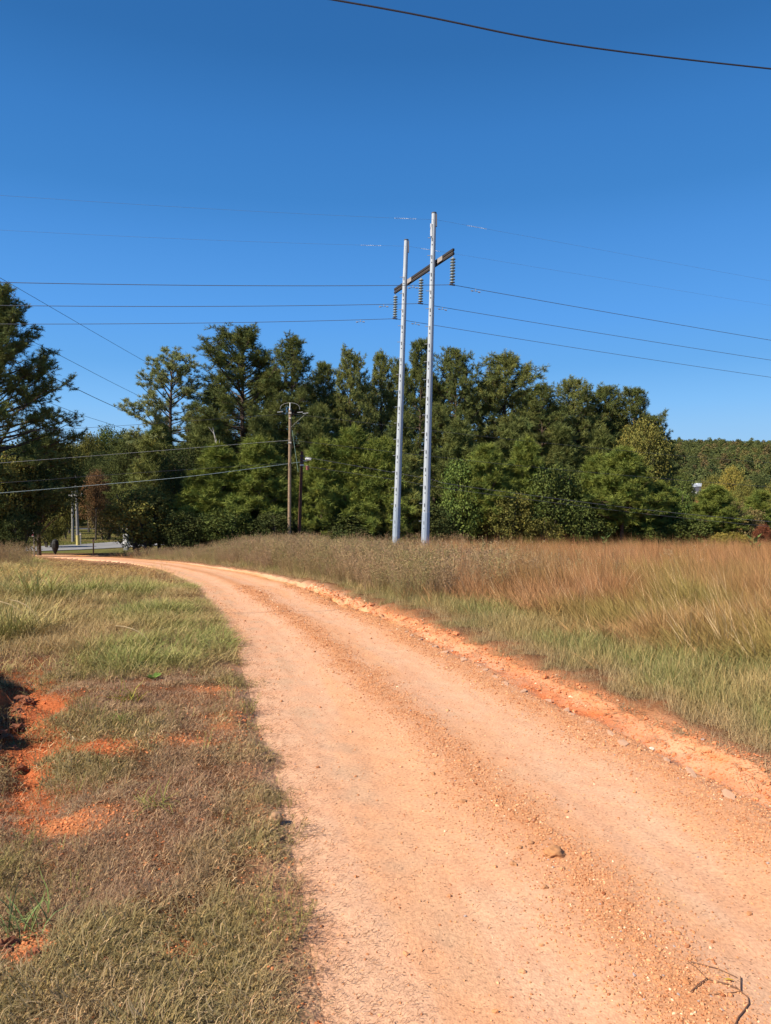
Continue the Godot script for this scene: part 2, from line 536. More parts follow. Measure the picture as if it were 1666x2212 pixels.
func broad_meshes(sd: int, h: float, base: float, r: float, size: float, clusters: int, per: int, stems := 1) -> Array:
	rng.seed = sd
	var puffs := []
	for k in 4: puffs.append(leaf_puff(per, size, r * 0.17 + 0.12))
	var wood := Shape.new()
	var crown := Shape.new()
	var bark := Color(0.17, 0.135, 0.105)
	var feet := []
	for s in stems:
		var lean := Vector3(rng.randf_range(-1, 1), 0, rng.randf_range(-1, 1)) * (0.05 if stems == 1 else 0.35) * r
		var foot := Vector3(rng.randf_range(-1, 1), 0, rng.randf_range(-1, 1)) * (0.0 if stems == 1 else 0.16 * r)
		var top := foot + lean + Vector3.UP * h * 0.8
		wood.tube(PackedVector3Array([foot, foot.lerp(top, 0.4) + any_dir() * 0.04 * h, top]), PackedFloat32Array([h * 0.018, h * 0.012, h * 0.004]), 6, bark, false)
		feet.append([foot, top])
	var lobes := []
	for k in 9:
		var a := any_dir()
		lobes.append([a, rng.randf_range(0.0, 0.3)])
	for k in clusters:
		var dir := any_dir(0.15)
		var rad := 0.72
		for lb in lobes:
			rad += lb[1] * pow(maxf(0.0, dir.dot(lb[0])), 6.0)
		rad *= pow(rng.randf(), 0.28)
		var c := Vector3(dir.x * r * rad, h * (base + (1.0 - base) * (0.5 + 0.5 * dir.y * minf(rad, 1.02))), dir.z * r * rad)
		if dir.y < -0.2: c.y = maxf(c.y, h * base * 0.7)
		var ft = feet[rng.randi() % stems]
		if k % 4 == 0:
			var t := clampf((c.y / h - 0.15) / 0.9, 0.1, 0.9)
			var s: Vector3 = ft[0].lerp(ft[1], t)
			wood.tube(PackedVector3Array([s, s.lerp(c, 0.5) + Vector3.UP * 0.04 * h * rng.randf(), c]), PackedFloat32Array([h * 0.006, h * 0.004, h * 0.0015]), 3, bark, false)
		crown.put(puffs[k % 4], Transform3D(basis_along(any_dir(0.8), rng.randf() * TAU, rng.randf_range(0.75, 1.2)), c), shade(0.65, 1.25, 0.16))
	return [wood.mesh(), crown.mesh(), top_of(crown.v), reach_of(crown.v)]

func tint(base: String, called: String, col: Color) -> StandardMaterial3D:
	if not mats.has(called):
		var m: StandardMaterial3D = mats[base].duplicate()
		m.resource_name = called
		m.albedo_color = col.linear_to_srgb()
		mats[called] = m
	return mats[called]

func plant(called: String, made: Array, px: float, top: float, half: float, d: float, leaf: Material, label: String, category: String, group := "", bark: Material = null, lean := 0.0) -> Node3D:
	var x := (px - 833.0) * d / FOCAL
	var y := height(x, -d) - 0.05
	var tall := EYE - (top - 1106.0) * d / FOCAL - y
	var o := thing(called, Vector3(x, y, -d), label, category, group)
	var wide: float = half * d / FOCAL / made[3]
	o.basis = Basis(Vector3.FORWARD, lean) * Basis(Vector3.UP, fmod(px * 2.39996, TAU)) * Basis.from_scale(Vector3(wide, tall / made[2], wide))
	part("trunk", made[0], bark if bark else mats["bark"], o)
	part("crown", made[1], leaf, o)
	return o

# ------------------------------------------------------------------ grass and gravel
func blades(n: int, lmin: float, lmax: float, width: float, lean: float, bend: float, reach: float, segs: int, head := 0.0) -> ArrayMesh:
	var s := Shape.new()
	for k in n:
		var a := rng.randf() * TAU
		var rr := reach * sqrt(rng.randf())
		var p := Vector3(cos(a) * rr, -0.01, sin(a) * rr)
		var yaw := rng.randf() * TAU
		var out := Vector3(cos(yaw), 0, sin(yaw))
		var th := lean * rng.randf()
		var bd := bend * rng.randf_range(0.2, 1.0)
		var l := rng.randf_range(lmin, lmax)
		var w := width * rng.randf_range(0.7, 1.3)
		var side := out.cross(Vector3.UP).rotated(Vector3.UP, rng.randf_range(-0.7, 0.7)) * w * 0.5
		var col := shade(0.7, 1.25, 0.12)
		var last := p
		var lw := 1.0
		for q in segs:
			var t := (q + 1.0) / segs
			th += bd / segs
			out = out.rotated(Vector3.UP, rng.randf_range(-1.0, 1.0) * bend * 0.35)
			var nx := last + (Vector3.UP * cos(th) + out * sin(th)) * l / segs
			var w2 := 1.0 - 0.75 * t
			if q == segs - 1:
				s.tri(last - side * lw, last + side * lw, nx, col)
			else:
				s.quad(last - side * lw, last + side * lw, nx + side * w2, nx - side * w2, col)
			last = nx
			lw = w2
		if head > 0.0 and k % 2 == 0:
			var dn := (Vector3.UP * cos(th) + out * sin(th))
			for q in 5:
				var b := last - dn * head * q * 0.22
				var e := b + (dn * 0.7 + any_dir() * 0.6).normalized() * head * 0.38
				var sd := dn.cross(any_dir()).normalized() * w * 1.1
				s.tri(b - sd, b + sd, e, Color(1.35, 1.05, 0.8))
	return s.mesh()

func twiggy(n: int, h: float, leaf := 1.0) -> ArrayMesh:       # a bushy, dried weed
	var s := Shape.new()
	for k in n:
		var yaw := rng.randf() * TAU
		var out := Vector3(cos(yaw), 0, sin(yaw))
		var l := h * rng.randf_range(0.55, 1.0)
		var th := rng.randf_range(0.02, 0.4)
		var dir := Vector3.UP * cos(th) + out * sin(th)
		var p := out * 0.04
		var sd := out.cross(Vector3.UP) * 0.004
		var col := shade(0.75, 1.2, 0.1)
		s.tri(p - sd, p + sd, p + dir * l, col)
		for q in 9:
			var b := p + dir * l * rng.randf_range(0.3, 1.0)
			var e := (dir + any_dir() * 0.9).normalized()
			var bl := l * rng.randf_range(0.1, 0.24)
			var s2 := e.cross(any_dir()).normalized() * 0.003
			s.tri(b - s2, b + s2, b + e * bl, col)
			for w in 3:
				var c := b + e * bl * rng.randf_range(0.4, 1.0)
				var g := any_dir() * 0.022 * leaf
				var g2 := any_dir() * 0.012 * leaf
				s.tri(c - g2, c + g2, c + g, shade(0.7, 1.35, 0.15))
	return s.mesh()

class Spread:
	var b := PackedFloat32Array()
	func add(t: Transform3D, c: Color):
		var m := t.basis
		b.append_array(PackedFloat32Array([m.x.x, m.y.x, m.z.x, t.origin.x, m.x.y, m.y.y, m.z.y, t.origin.y, m.x.z, m.y.z, m.z.z, t.origin.z, c.r, c.g, c.b, 1.0]))
	func count() -> int: return b.size() / 16

func lay(called: String, s: Spread, mesh: Mesh, m: Material, label: String, category: String) -> MultiMeshInstance3D:
	var mm := MultiMesh.new()
	mm.transform_format = MultiMesh.TRANSFORM_3D
	mm.use_colors = true
	mm.mesh = mesh
	mm.instance_count = s.count()
	mm.buffer = s.b
	var o := MultiMeshInstance3D.new()
	o.name = numbered(called)
	o.multimesh = mm
	o.material_override = m
	add_child(o)
	tag(o, label, category, "", "stuff")
	return o

func set_up(x: float, z: float, yaw: float, s: Vector3, tilt := 0.0, sink := 0.0) -> Transform3D:
	var b := Basis(Vector3.UP, yaw) * Basis(Vector3.RIGHT, tilt) * Basis.from_scale(s)
	return Transform3D(b, Vector3(x, height(x, z) - sink, z))

func pick(a: Color, b: Color, t: float) -> Color:
	return a.lerp(b, clampf(t, 0.0, 1.0)) * rng.randf_range(0.8, 1.2)

func left_bank():
	rng.seed = 501
	var dry := Spread.new()
	var green := Spread.new()
	var bank := Spread.new()
	var crest := Spread.new()
	var chaff := Spread.new()
	for k in 84000:
		var d := 1.9 * pow(13.0 / 1.9, rng.randf())
		var edge := road_center(d) - road_half(d)
		var x := rng.randf_range(-0.66 * d - 0.3, edge + 0.12)
		var v := road_v(x, d) + n_mid.get_noise_2d(x * 3.0, d * 3.0) * 0.26
		if v > -0.97 or rng.randf() < smoothstep(-1.34, -0.97, v) * 0.92: continue
		var b := bare(x, d)
		if rng.randf() < b * 0.96: continue
		if rng.randf() < smoothstep(0.0, 0.35, n_mid.get_noise_2d(x * 6.0, d * 6.0)) * 0.93: continue
		var p := n_patch.get_noise_2d(x * 1.5 + 50.0, d * 1.5)
		var c := pick(Color(0.42, 0.245, 0.155), Color(0.40, 0.30, 0.13), 0.5 + p * 2.2)
		c = c.lerp(Color(0.66, 0.46, 0.25), rng.randf() * rng.randf())
		c = c.lerp(Color(0.27, 0.215, 0.08), clampf(p * 1.2 + rng.randf_range(-0.5, 0.5), 0.0, 0.6))
		c *= 0.9
		if rng.randf() < 0.09: c = pick(Color(0.74, 0.54, 0.30), Color(0.62, 0.38, 0.22), rng.randf())
		var s := rng.randf_range(0.7, 1.35) * (0.8 + 0.07 * d) * (0.7 + 0.5 * smoothstep(-0.35, 0.35, p))
		dry.add(set_up(x, -d, rng.randf() * TAU, Vector3(s * 1.1, s * rng.randf_range(0.6, 1.2), s * 1.1), rng.randf_range(-0.3, 0.3)), c)
	for k in 17000:
		var d := 1.9 * pow(17.0 / 1.9, rng.randf())
		var edge := road_center(d) - road_half(d)
		var x := rng.randf_range(-0.66 * d - 0.3, edge)
		if rng.randf() < bare(x, d): continue
		var p := n_patch.get_noise_2d(x * 1.5 + 50.0, d * 1.5) + 0.55 * n_mid.get_noise_2d(x * 1.2, d * 1.2)
		if p < rng.randf_range(0.18, 0.95) - 0.5 * smoothstep(6.5, 10.0, d): continue
		var c := pick(Color(0.33, 0.28, 0.08), Color(0.21, 0.24, 0.06), rng.randf())
		c = c.lerp(Color(0.52, 0.36, 0.15), rng.randf())
		if d < 5.0 and rng.randf() < 0.72: continue
		var s := rng.randf_range(0.5, 1.0) * (0.6 + 0.6 * smoothstep(0.1, 0.5, p)) * (0.8 + 0.55 * smoothstep(5.0, 11.0, d))
		green.add(set_up(x, -d, rng.randf() * TAU, Vector3.ONE * s, rng.randf_range(-0.2, 0.2)), c)
	for k in 20000:
		var d := 7.0 * pow(36.0 / 7.0, rng.randf())
		var edge := road_center(d) - road_half(d)
		var x := rng.randf_range(-0.62 * d, edge - 0.05)
		if rng.randf() > smoothstep(6.8, 10.0, d + n_mid.get_noise_2d(x, d) * 2.0): continue
		var p := n_patch.get_noise_2d(x * 0.7 + 20.0, d * 0.7) + 0.3 * n_mid.get_noise_2d(x * 2.0, d * 2.0)
		var c := pick(Color(0.42, 0.29, 0.14), Color(0.24, 0.265, 0.08), 0.4 + p * 1.9 - 0.03 * maxf(0.0, d - 15.0))
		c = c.lerp(Color(0.60, 0.44, 0.20), rng.randf() * rng.randf() * 0.9)
		var s := rng.randf_range(0.5, 1.1) * (0.8 + 0.5 * p) * (1.0 - 0.82 * smoothstep(16.0, 30.0, d) * smoothstep(-0.5, -0.44, x / d)) * (1.0 + 0.7 * smoothstep(-0.36, -0.5, x / d) * smoothstep(8.0, 10.0, d)) * (1.0 + 0.6 * n_mid.get_noise_2d(x * 1.7, d * 1.7))
		bank.add(set_up(x, -d, rng.randf() * TAU, Vector3(s * 1.2, s * (1.0 - 0.55 * smoothstep(-2.2, -1.0, road_v(x, d))), s * 1.2), rng.randf_range(-0.25, 0.25)), c)
	for k in 2600:
		var d := 9.0 * pow(40.0 / 9.0, pow(rng.randf(), 0.6))
		var edge := road_center(d) - road_half(d)
		var x := rng.randf_range(-0.62 * d, edge - 0.4)
		if rng.randf() > smoothstep(13.0, 20.0, d - (x + 0.53 * d) * 0.5): continue
		crest.add(set_up(x, -d, rng.randf() * TAU, Vector3(1, rng.randf_range(0.4, 0.8) * (1.0 - 0.75 * smoothstep(17.0, 29.0, d)), 1), rng.randf_range(-0.2, 0.2)), pick(Color(0.52, 0.30, 0.14), Color(0.56, 0.40, 0.18), rng.randf()))
	for k in 7000:                                   # short dead stems lying at the edge of the sand
		var d := 1.9 + 12.0 * pow(rng.randf(), 1.5)
		var v := -1.02 + absf(rng.randfn()) * 0.12 + (rng.randf() * 1.7 if rng.randf() < 0.2 else 0.0)
		if v > 0.95: continue
		var x := road_center(d) + road_half(d) * v
		var t := set_up(x, -d, rng.randfn() * 0.7, Vector3(rng.randf_range(0.4, 1.2), 1.0, rng.randf_range(-1.5, 1.5)), 0.0, -0.007)
		chaff.add(t, pick(Color(0.17, 0.085, 0.045), Color(0.30, 0.15, 0.07), rng.randf()))
	var scruff := Spread.new()
	var stems := Spread.new()
	for k in 5200:                                    # taller tufts and wiry weeds standing out of the short grass
		var d := 2.2 * pow(16.0 / 2.2, rng.randf())
		var x := rng.randf_range(-0.64 * d - 0.2, road_center(d) - road_half(d) * rng.randf_range(0.97, 1.05))
		if rng.randf() < bare(x, d) * 0.9: continue
		var p := n_mid.get_noise_2d(x * 1.4 + 17.0, d * 1.4)
		if p < rng.randf_range(-0.15, 0.4): continue
		var c := pick(Color(0.40, 0.26, 0.14), Color(0.30, 0.27, 0.09), rng.randf())
		var s := rng.randf_range(0.5, 1.0) * (0.62 + 0.38 * smoothstep(3.0, 8.0, d))
		if k % 3 == 0: stems.add(set_up(x, -d, rng.randf() * TAU, Vector3(s, s, s), rng.randf_range(-0.3, 0.3)), c)
		else: scruff.add(set_up(x, -d, rng.randf() * TAU, Vector3(s, s, s), rng.randf_range(-0.3, 0.3)), c)
	lay("scruffy_tufts", scruff, blades(12, 0.08, 0.24, 0.0036, 1.0, 1.6, 0.05, 4), mats["grass"], "taller scruffy tufts of mixed straw and olive blades on the left bank", "grass tufts")
	lay("wiry_weeds", stems, twiggy(5, 0.22, 0.3), mats["grass"], "wiry brown weeds standing out of the short grass on the left bank", "wiry weeds")
	var crumbs := Spread.new()
	for k in 70000:                                   # crumbled clay on the bare patches
		var d := 1.9 * pow(9.5 / 1.9, rng.randf())
		var x := rng.randf_range(-0.66 * d - 0.3, road_center(d) - road_half(d) - 0.02)
		if rng.randf() > bare(x, d) * 0.9 + 0.08: continue
		var s := (0.0017 + 0.005 * pow(rng.randf(), 2.4)) * (1.0 + 0.06 * d)
		crumbs.add(set_up(x, -d, rng.randf() * TAU, Vector3(s * rng.randf_range(0.9, 1.6), s * rng.randf_range(0.6, 1.0), s), rng.randf_range(-0.4, 0.4), -s * 0.3), pick(CLAY if x < -1.75 else CLAY_PALE, Color(0.42, 0.13, 0.05), rng.randf() * 0.8))
	lay("clay_crumbs", crumbs, rock_mesh(8, 0.8, 0), mats["pebbles"], "crumbled red clay on the bare patches of the left bank", "clay crumbs")
	rng.seed = 502
	lay("dry_grass", dry, blades(10, 0.03, 0.09, 0.0034, 1.45, 2.0, 0.05, 3), mats["grass"], "short brown and purplish wiry grass on the near left bank of the dirt road", "dry grass")
	lay("green_grass", green, blades(9, 0.05, 0.15, 0.0036, 1.1, 2.0, 0.05, 3), mats["grass"], "green and yellowing grass tufts among the dry grass on the near left bank", "green grass")
	lay("bank_grass", bank, blades(16, 0.12, 0.34, 0.0065, 0.9, 1.2, 0.12, 3), mats["grass"], "longer mixed green and brown grass on the left bank up to the bend", "bank grass")
	lay("crest_grass", crest, blades(7, 0.45, 0.85, 0.006, 0.3, 0.7, 0.12, 3, 0.12), mats["grass"], "thin tan seed stalks standing along the crest of the left bank", "seed stalks")
	var st := Shape.new()
	for k in 1:
		var p := Vector3(-0.02, 0.004, 0.0)
		var e := p + Vector3(rng.randf_range(0.02, 0.045), 0.008, rng.randf_range(-0.012, 0.012))
		st.tube(PackedVector3Array([p, p.lerp(e, 0.5) + Vector3(0, 0.004, rng.randf_range(-0.006, 0.006)), e]), PackedFloat32Array([0.0009, 0.0009, 0.0006]), 3, shade(0.8, 1.2), false)
	lay("dead_stems", chaff, st.mesh(), mats["plain"], "short dead grass stems lying along the left edge of the sandy road", "dead stems")

func right_field():
	rng.seed = 601
	var verge := Spread.new()
	var gold := Spread.new()
	var under := Spread.new()
	var weeds := Spread.new()
	var wisps := Spread.new()
	var pale := Spread.new()
	for k in 34000:
		var d := 3.6 * pow(36.0 / 3.6, rng.randf())
		var edge := road_center(d) + road_half(d)
		var off := absf(rng.randfn()) * (2.0 + 0.05 * d)
		var x := edge + off
		if x > 0.62 * d + 0.5: continue
		var r := n_mid.get_noise_2d(x * 2.2, d * 2.2)
		if off < 0.24 + r * 0.95 and rng.randf() < 0.86: continue
		var p := n_patch.get_noise_2d(x * 1.2 + 70.0, d * 1.2)
		var c := pick(Color(0.32, 0.245, 0.105), Color(0.19, 0.21, 0.07), 0.4 + p * 2.0)
		c = c.lerp(Color(0.34, 0.23, 0.15), clampf(1.0 - off * 1.1 + r, 0.0, 1.0) * 0.8)
		c = c.lerp(Color(0.66, 0.46, 0.22), rng.randf() * rng.randf())
		var s := rng.randf_range(0.6, 1.15) * (0.55 + 0.45 * smoothstep(0.0, 1.3, off)) * (1.0 + 0.012 * d)
		verge.add(set_up(x, -d, rng.randf() * TAU, Vector3(s * 1.15, s, s * 1.15), rng.randf_range(-0.25, 0.25)), c)
	for k in 44000:
		var d := 6.0 * pow(50.0 / 6.0, pow(rng.randf(), 0.85))
		var edge := road_center(d) + road_half(d)
		var x := rng.randf_range(edge + 0.5, 0.63 * d + 1.0)
		if d > 46.0 - 0.1 * x and x < 30.0 and rng.randf() < 0.85: continue
		var off := x - edge
		var r := n_mid.get_noise_2d(x * 0.7, d * 0.7)
		var start := 0.5 + 0.7 * smoothstep(14.0, 6.0, d) + r * 1.6
		if rng.randf() > smoothstep(start, start + 3.2, off): continue
		var ripe := smoothstep(8.5, 17.0, d + r * 5.0)
		var p := n_patch.get_noise_2d(x * 0.55 + 10.0, d * 0.55)
		var c := pick(Color(0.31, 0.225, 0.08), Color(0.36, 0.175, 0.078), ripe * 0.9 + 0.15 + p * 0.9)
		c = c.lerp(Color(0.50, 0.27, 0.14), clampf(p * 1.5 + rng.randf_range(-0.2, 0.3), 0.0, 0.7))
		c = c.lerp(Color(0.26, 0.24, 0.075), clampf(-p * 1.4 + rng.randf_range(-0.35, 0.3), 0.0, 0.7) * (1.0 - 0.7 * ripe))
		var bush := bell((x + 2.5 - (d - 22.0) * -0.18) / 4.5) * smoothstep(13.0, 17.0, d) * (1.0 - smoothstep(38.0, 44.0, d))
		c = c.lerp(Color(0.37, 0.26, 0.15), clampf(bush * 0.8, 0.0, 0.75))
		var s := rng.randf_range(0.5, 1.08) * (0.72 + 0.28 * smoothstep(7.0, 12.0, d)) * (0.4 + 0.6 * smoothstep(start, start + 5.0, off)) * (1.0 + 0.55 * n_mid.get_noise_2d(x * 0.9 + 33.0, d * 0.9))
		s *= lerpf(1.0, 0.45, smoothstep(-0.16, -0.3, x / d))
		var yaw := PI + 0.35 + p * 1.8 + rng.randfn() * 0.75
		gold.add(set_up(x, -d, yaw, Vector3(1.0, s, 1.0), rng.randfn() * 0.1), c * rng.randf_range(0.55, 1.45))
		if rng.randf() < 0.035:
			pale.add(set_up(x, -d, yaw + rng.randfn() * 0.3, Vector3(1.1, rng.randf_range(0.8, 1.15) * (0.5 + 0.5 * smoothstep(start, start + 4.0, off)), 1.1)), pick(Color(0.72, 0.45, 0.23), Color(0.80, 0.60, 0.36), rng.randf()))
		if rng.randf() < 0.12:
			under.add(set_up(x + rng.randf_range(-0.3, 0.3), -d, yaw, Vector3(1.3, s * 0.6, 1.3)), pick(Color(0.32, 0.29, 0.09), Color(0.22, 0.25, 0.075), rng.randf()))
	for k in 6500:
		var d := rng.randf_range(13.0, 47.0)
		var edge := road_center(d) + road_half(d)
		var x := edge + 0.5 + absf(rng.randfn()) * (2.6 + d * 0.06)
		if x > 0.6 * d: continue
		var p := n_mid.get_noise_2d(x * 0.5, d * 0.5)
		var heart := bell((x + 3.2 + (d - 22.0) * 0.2) / (3.5 + d * 0.05))
		var corner := bell((x - 12.0) / 2.4) * bell((d - 23.0) / 3.0)
		if rng.randf() > heart * (0.55 + p) + corner * 0.9 + 0.03: continue
		var c := pick(Color(0.33, 0.215, 0.14), Color(0.42, 0.29, 0.15), rng.randf())
		c = c.lerp(Color(0.30, 0.27, 0.11), clampf(n_patch.get_noise_2d(x * 2.0, d * 2.0) * 2.0 + 0.15, 0.0, 0.8))
		var s := rng.randf_range(0.55, 1.15) * (1.0 + 0.45 * smoothstep(32.0, 42.0, d)) * (0.6 + 0.4 * smoothstep(0.0, 2.0, x - edge))
		s *= lerpf(1.0, 0.4, smoothstep(-0.16, -0.3, x / d))
		weeds.add(set_up(x, -d, rng.randf() * TAU, Vector3.ONE * s), c)
	for k in 170:                                     # and a ragged line of them along the back of the field
		var d := rng.randf_range(39.0, 46.0)
		var x := rng.randf_range(4.0, 24.0)
		if n_mid.get_noise_2d(x * 0.8, 3.0) < -0.1: continue
		var s := rng.randf_range(0.6, 1.2)
		weeds.add(set_up(x, -d, rng.randf() * TAU, Vector3(s, s, s)), pick(Color(0.36, 0.20, 0.11), Color(0.22, 0.22, 0.08), rng.randf()))
	for k in 110:                                     # brown weeds on the rise at the left border
		var d := rng.randf_range(29.0, 37.0)
		var x := (rng.randf_range(-60.0, 66.0) - 833.0) * d / FOCAL
		var s := rng.randf_range(0.5, 1.15)
		weeds.add(set_up(x, -d, rng.randf() * TAU, Vector3(s, s, s)), pick(Color(0.34, 0.21, 0.12), Color(0.38, 0.29, 0.14), rng.randf()))
	for k in 240:                                     # taller dead weeds round the feet of the poles
		var d := rng.randf_range(38.0, 44.5)
		var x := (rng.randf_range(585.0, 705.0) if k % 3 else rng.randf_range(740.0, 1020.0)) - 833.0
		x *= d / FOCAL
		var s := rng.randf_range(0.8, 1.55)
		weeds.add(set_up(x, -d, rng.randf() * TAU, Vector3(s * 0.8, s, s * 0.8)), pick(Color(0.30, 0.19, 0.12), Color(0.40, 0.27, 0.13), rng.randf()))
	for k in 520:                                     # dry sprigs crawling onto the red clay
		var d := 4.2 * pow(16.0 / 4.2, rng.randf())
		var x := road_center(d) + road_half(d) + rng.randfn() * 0.1 - 0.02
		if n_mid.get_noise_2d(x * 2.2, d * 2.2) < -0.05: continue
		wisps.add(set_up(x, -d, rng.randf() * TAU, Vector3(1.4, 0.35, 1.4) * rng.randf_range(0.5, 1.1)), pick(Color(0.30, 0.20, 0.13), Color(0.34, 0.27, 0.14), rng.randf()))
	rng.seed = 602
	lay("verge_grass", verge, blades(14, 0.06, 0.24, 0.0044, 1.1, 1.5, 0.08, 3), mats["grass"], "grey green grass along the right verge beside the red clay edge", "verge grass")
	var tall := blades(11, 0.45, 1.05, 0.0058, 0.2, 0.35, 0.06, 3)
	lay("golden_grass", gold, leaning(tall, 0.36), mats["grass"], "tall olive and orange tan grass filling the field right of the road", "tall grass")
	lay("pale_stems", pale, leaning(blades(5, 0.6, 1.1, 0.006, 0.3, 0.5, 0.05, 4), 0.45), mats["grass"], "longer straw pale stems leaning through the tall grass of the field", "pale stems")
	lay("field_undergrowth", under, blades(14, 0.25, 0.6, 0.008, 0.8, 1.0, 0.12, 3), mats["grass"], "green grass blades between the tall tan stems of the field", "undergrowth")
	lay("brown_weeds", weeds, twiggy(10, 1.0), mats["grass"], "dried purple brown bushy weeds behind the bend below the poles", "dried weeds")
	lay("verge_sprigs", wisps, blades(9, 0.04, 0.14, 0.0035, 1.5, 0.8, 0.05, 3), mats["grass"], "low dark sprigs creeping onto the red clay at the right verge", "sprigs")

func leaning(m: ArrayMesh, lean: float) -> ArrayMesh:
	var a := m.surface_get_arrays(0)
	var v: PackedVector3Array = a[Mesh.ARRAY_VERTEX]
	for k in v.size(): v[k].x += v[k].y * lean * (0.4 + 0.6 * v[k].y)
	a[Mesh.ARRAY_VERTEX] = v
	var o := ArrayMesh.new()
	o.add_surface_from_arrays(Mesh.PRIMITIVE_TRIANGLES, a)
	return o

func rock_mesh(sd: int, rough: float, steps := 1, rugged := false) -> ArrayMesh:
	var n := FastNoiseLite.new()
	n.seed = sd
	n.frequency = 0.9
	var p := PackedVector3Array()
	var g := (1.0 + sqrt(5.0)) / 2.0
	for q in [[-1, g, 0], [1, g, 0], [-1, -g, 0], [1, -g, 0], [0, -1, g], [0, 1, g], [0, -1, -g], [0, 1, -g], [g, 0, -1], [g, 0, 1], [-g, 0, -1], [-g, 0, 1]]:
		p.append(Vector3(q[0], q[1], q[2]).normalized())
	var f := [0, 11, 5, 0, 5, 1, 0, 1, 7, 0, 7, 10, 0, 10, 11, 1, 5, 9, 5, 11, 4, 11, 10, 2, 10, 7, 6, 7, 1, 8, 3, 9, 4, 3, 4, 2, 3, 2, 6, 3, 6, 8, 3, 8, 9, 4, 9, 5, 2, 4, 11, 6, 2, 10, 8, 6, 7, 9, 8, 1]
	var tri: Array = []
	for k in range(0, 60, 3): tri.append([p[f[k]], p[f[k + 1]], p[f[k + 2]]])
	for s in steps:
		var more: Array = []
		for t in tri:
			var a: Vector3 = (t[0] + t[1]).normalized()
			var b: Vector3 = (t[1] + t[2]).normalized()
			var c: Vector3 = (t[2] + t[0]).normalized()
			more.append([t[0], a, c]); more.append([a, t[1], b]); more.append([c, b, t[2]]); more.append([a, b, c])
		tri = more
	var sh := Shape.new()
	for t in tri:
		var w := []
		for q in t:
			var k: float = 1.0 + rough * n.get_noise_3dv(q * 1.2) + rough * (0.6 if rugged else 0.35) * n.get_noise_3dv(q * 4.0)
			var e: Vector3 = q * k
			e.y = maxf(e.y, -0.55)
			w.append(e)
		sh.tri(w[0], w[1], w[2])
	return sh.mesh(steps > 1 and not rugged)

func plate_mesh() -> ArrayMesh:
	var sh := Shape.new()
	var n := 5 + rng.randi() % 4
	var lo := PackedVector3Array()
	var hi := PackedVector3Array()
	for k in n:
		var a := TAU * (k + rng.randf() * 0.7) / n
		var r := rng.randf_range(0.6, 1.15)
		lo.append(Vector3(cos(a) * r, -1.0, -sin(a) * r))
		hi.append(Vector3(cos(a) * r * 0.9, rng.randf_range(0.2, 0.6), -sin(a) * r * 0.9))
	var mid := Vector3(0, 0.55, 0)
	for k in n:
		var j := (k + 1) % n
		sh.tri(mid, hi[k], hi[j])
		sh.quad(lo[k], lo[j], hi[j], hi[k])
	return sh.mesh()

func gravel():
	rng.seed = 701
	var a := Spread.new()
	var b := Spread.new()
	for k in 230000:
		var d := 1.95 * pow(17.0 / 1.95, rng.randf())
		var v := rng.randf_range(-1.0, 1.08)
		var x := road_center(d) + road_half(d) * v
		if x > 0.6 * d + 0.1 or x < -0.6 * d - 0.1: continue
		var w := v + n_mid.get_noise_2d(x * 1.3, -d * 1.3) * 0.1
		var m := 0.5 + 0.9 * n_mid.get_noise_2d(x * 4.0 + 90.0, -d * 4.0)
		var dens := maxf(1.0 * bell((w + 0.2) / 0.125), 0.85 * bell((w - 0.62) / 0.16)) * (0.35 + m) + 0.03 + 0.4 * bell((v - 0.97) / 0.16)
		if rng.randf() > dens: continue
		var s := 0.0013 + 0.0026 * pow(rng.randf(), 1.8)
		if rng.randf() < 0.03: s *= rng.randf_range(1.5, 2.4)
		s *= 1.0 + 0.11 * d
		var c := pick(Color(0.52, 0.235, 0.105), Color(0.70, 0.38, 0.20), rng.randf())
		c = c.lerp(Color(0.34, 0.13, 0.06), rng.randf() * rng.randf() * 1.3)
		if w > 0.76: c = c.lerp(CLAY, 0.5)
		if w > 0.8 and rng.randf() < 0.09: s *= rng.randf_range(1.6, 3.2)
		if rng.randf() < 0.02: c = Color(0.76, 0.52, 0.33)
		if rng.randf() < 0.01: c = Color(0.36, 0.28, 0.25)
		var t := set_up(x, -d, rng.randf() * TAU, Vector3(s * rng.randf_range(0.9, 1.5), s * rng.randf_range(0.55, 0.95), s), rng.randf_range(-0.3, 0.3), -0.004 - s * 0.25)
		(a if k % 2 == 0 else b).add(t, c)
	lay("loose_gravel", a, rock_mesh(5, 0.7, 0), mats["pebbles"], "orange brown gravel along the crown and right shoulder of the dirt road", "gravel")
	lay("loose_gravel", b, rock_mesh(6, 0.6, 1), mats["pebbles"], "rounder orange pebbles mixed into the gravel of the dirt road", "gravel")

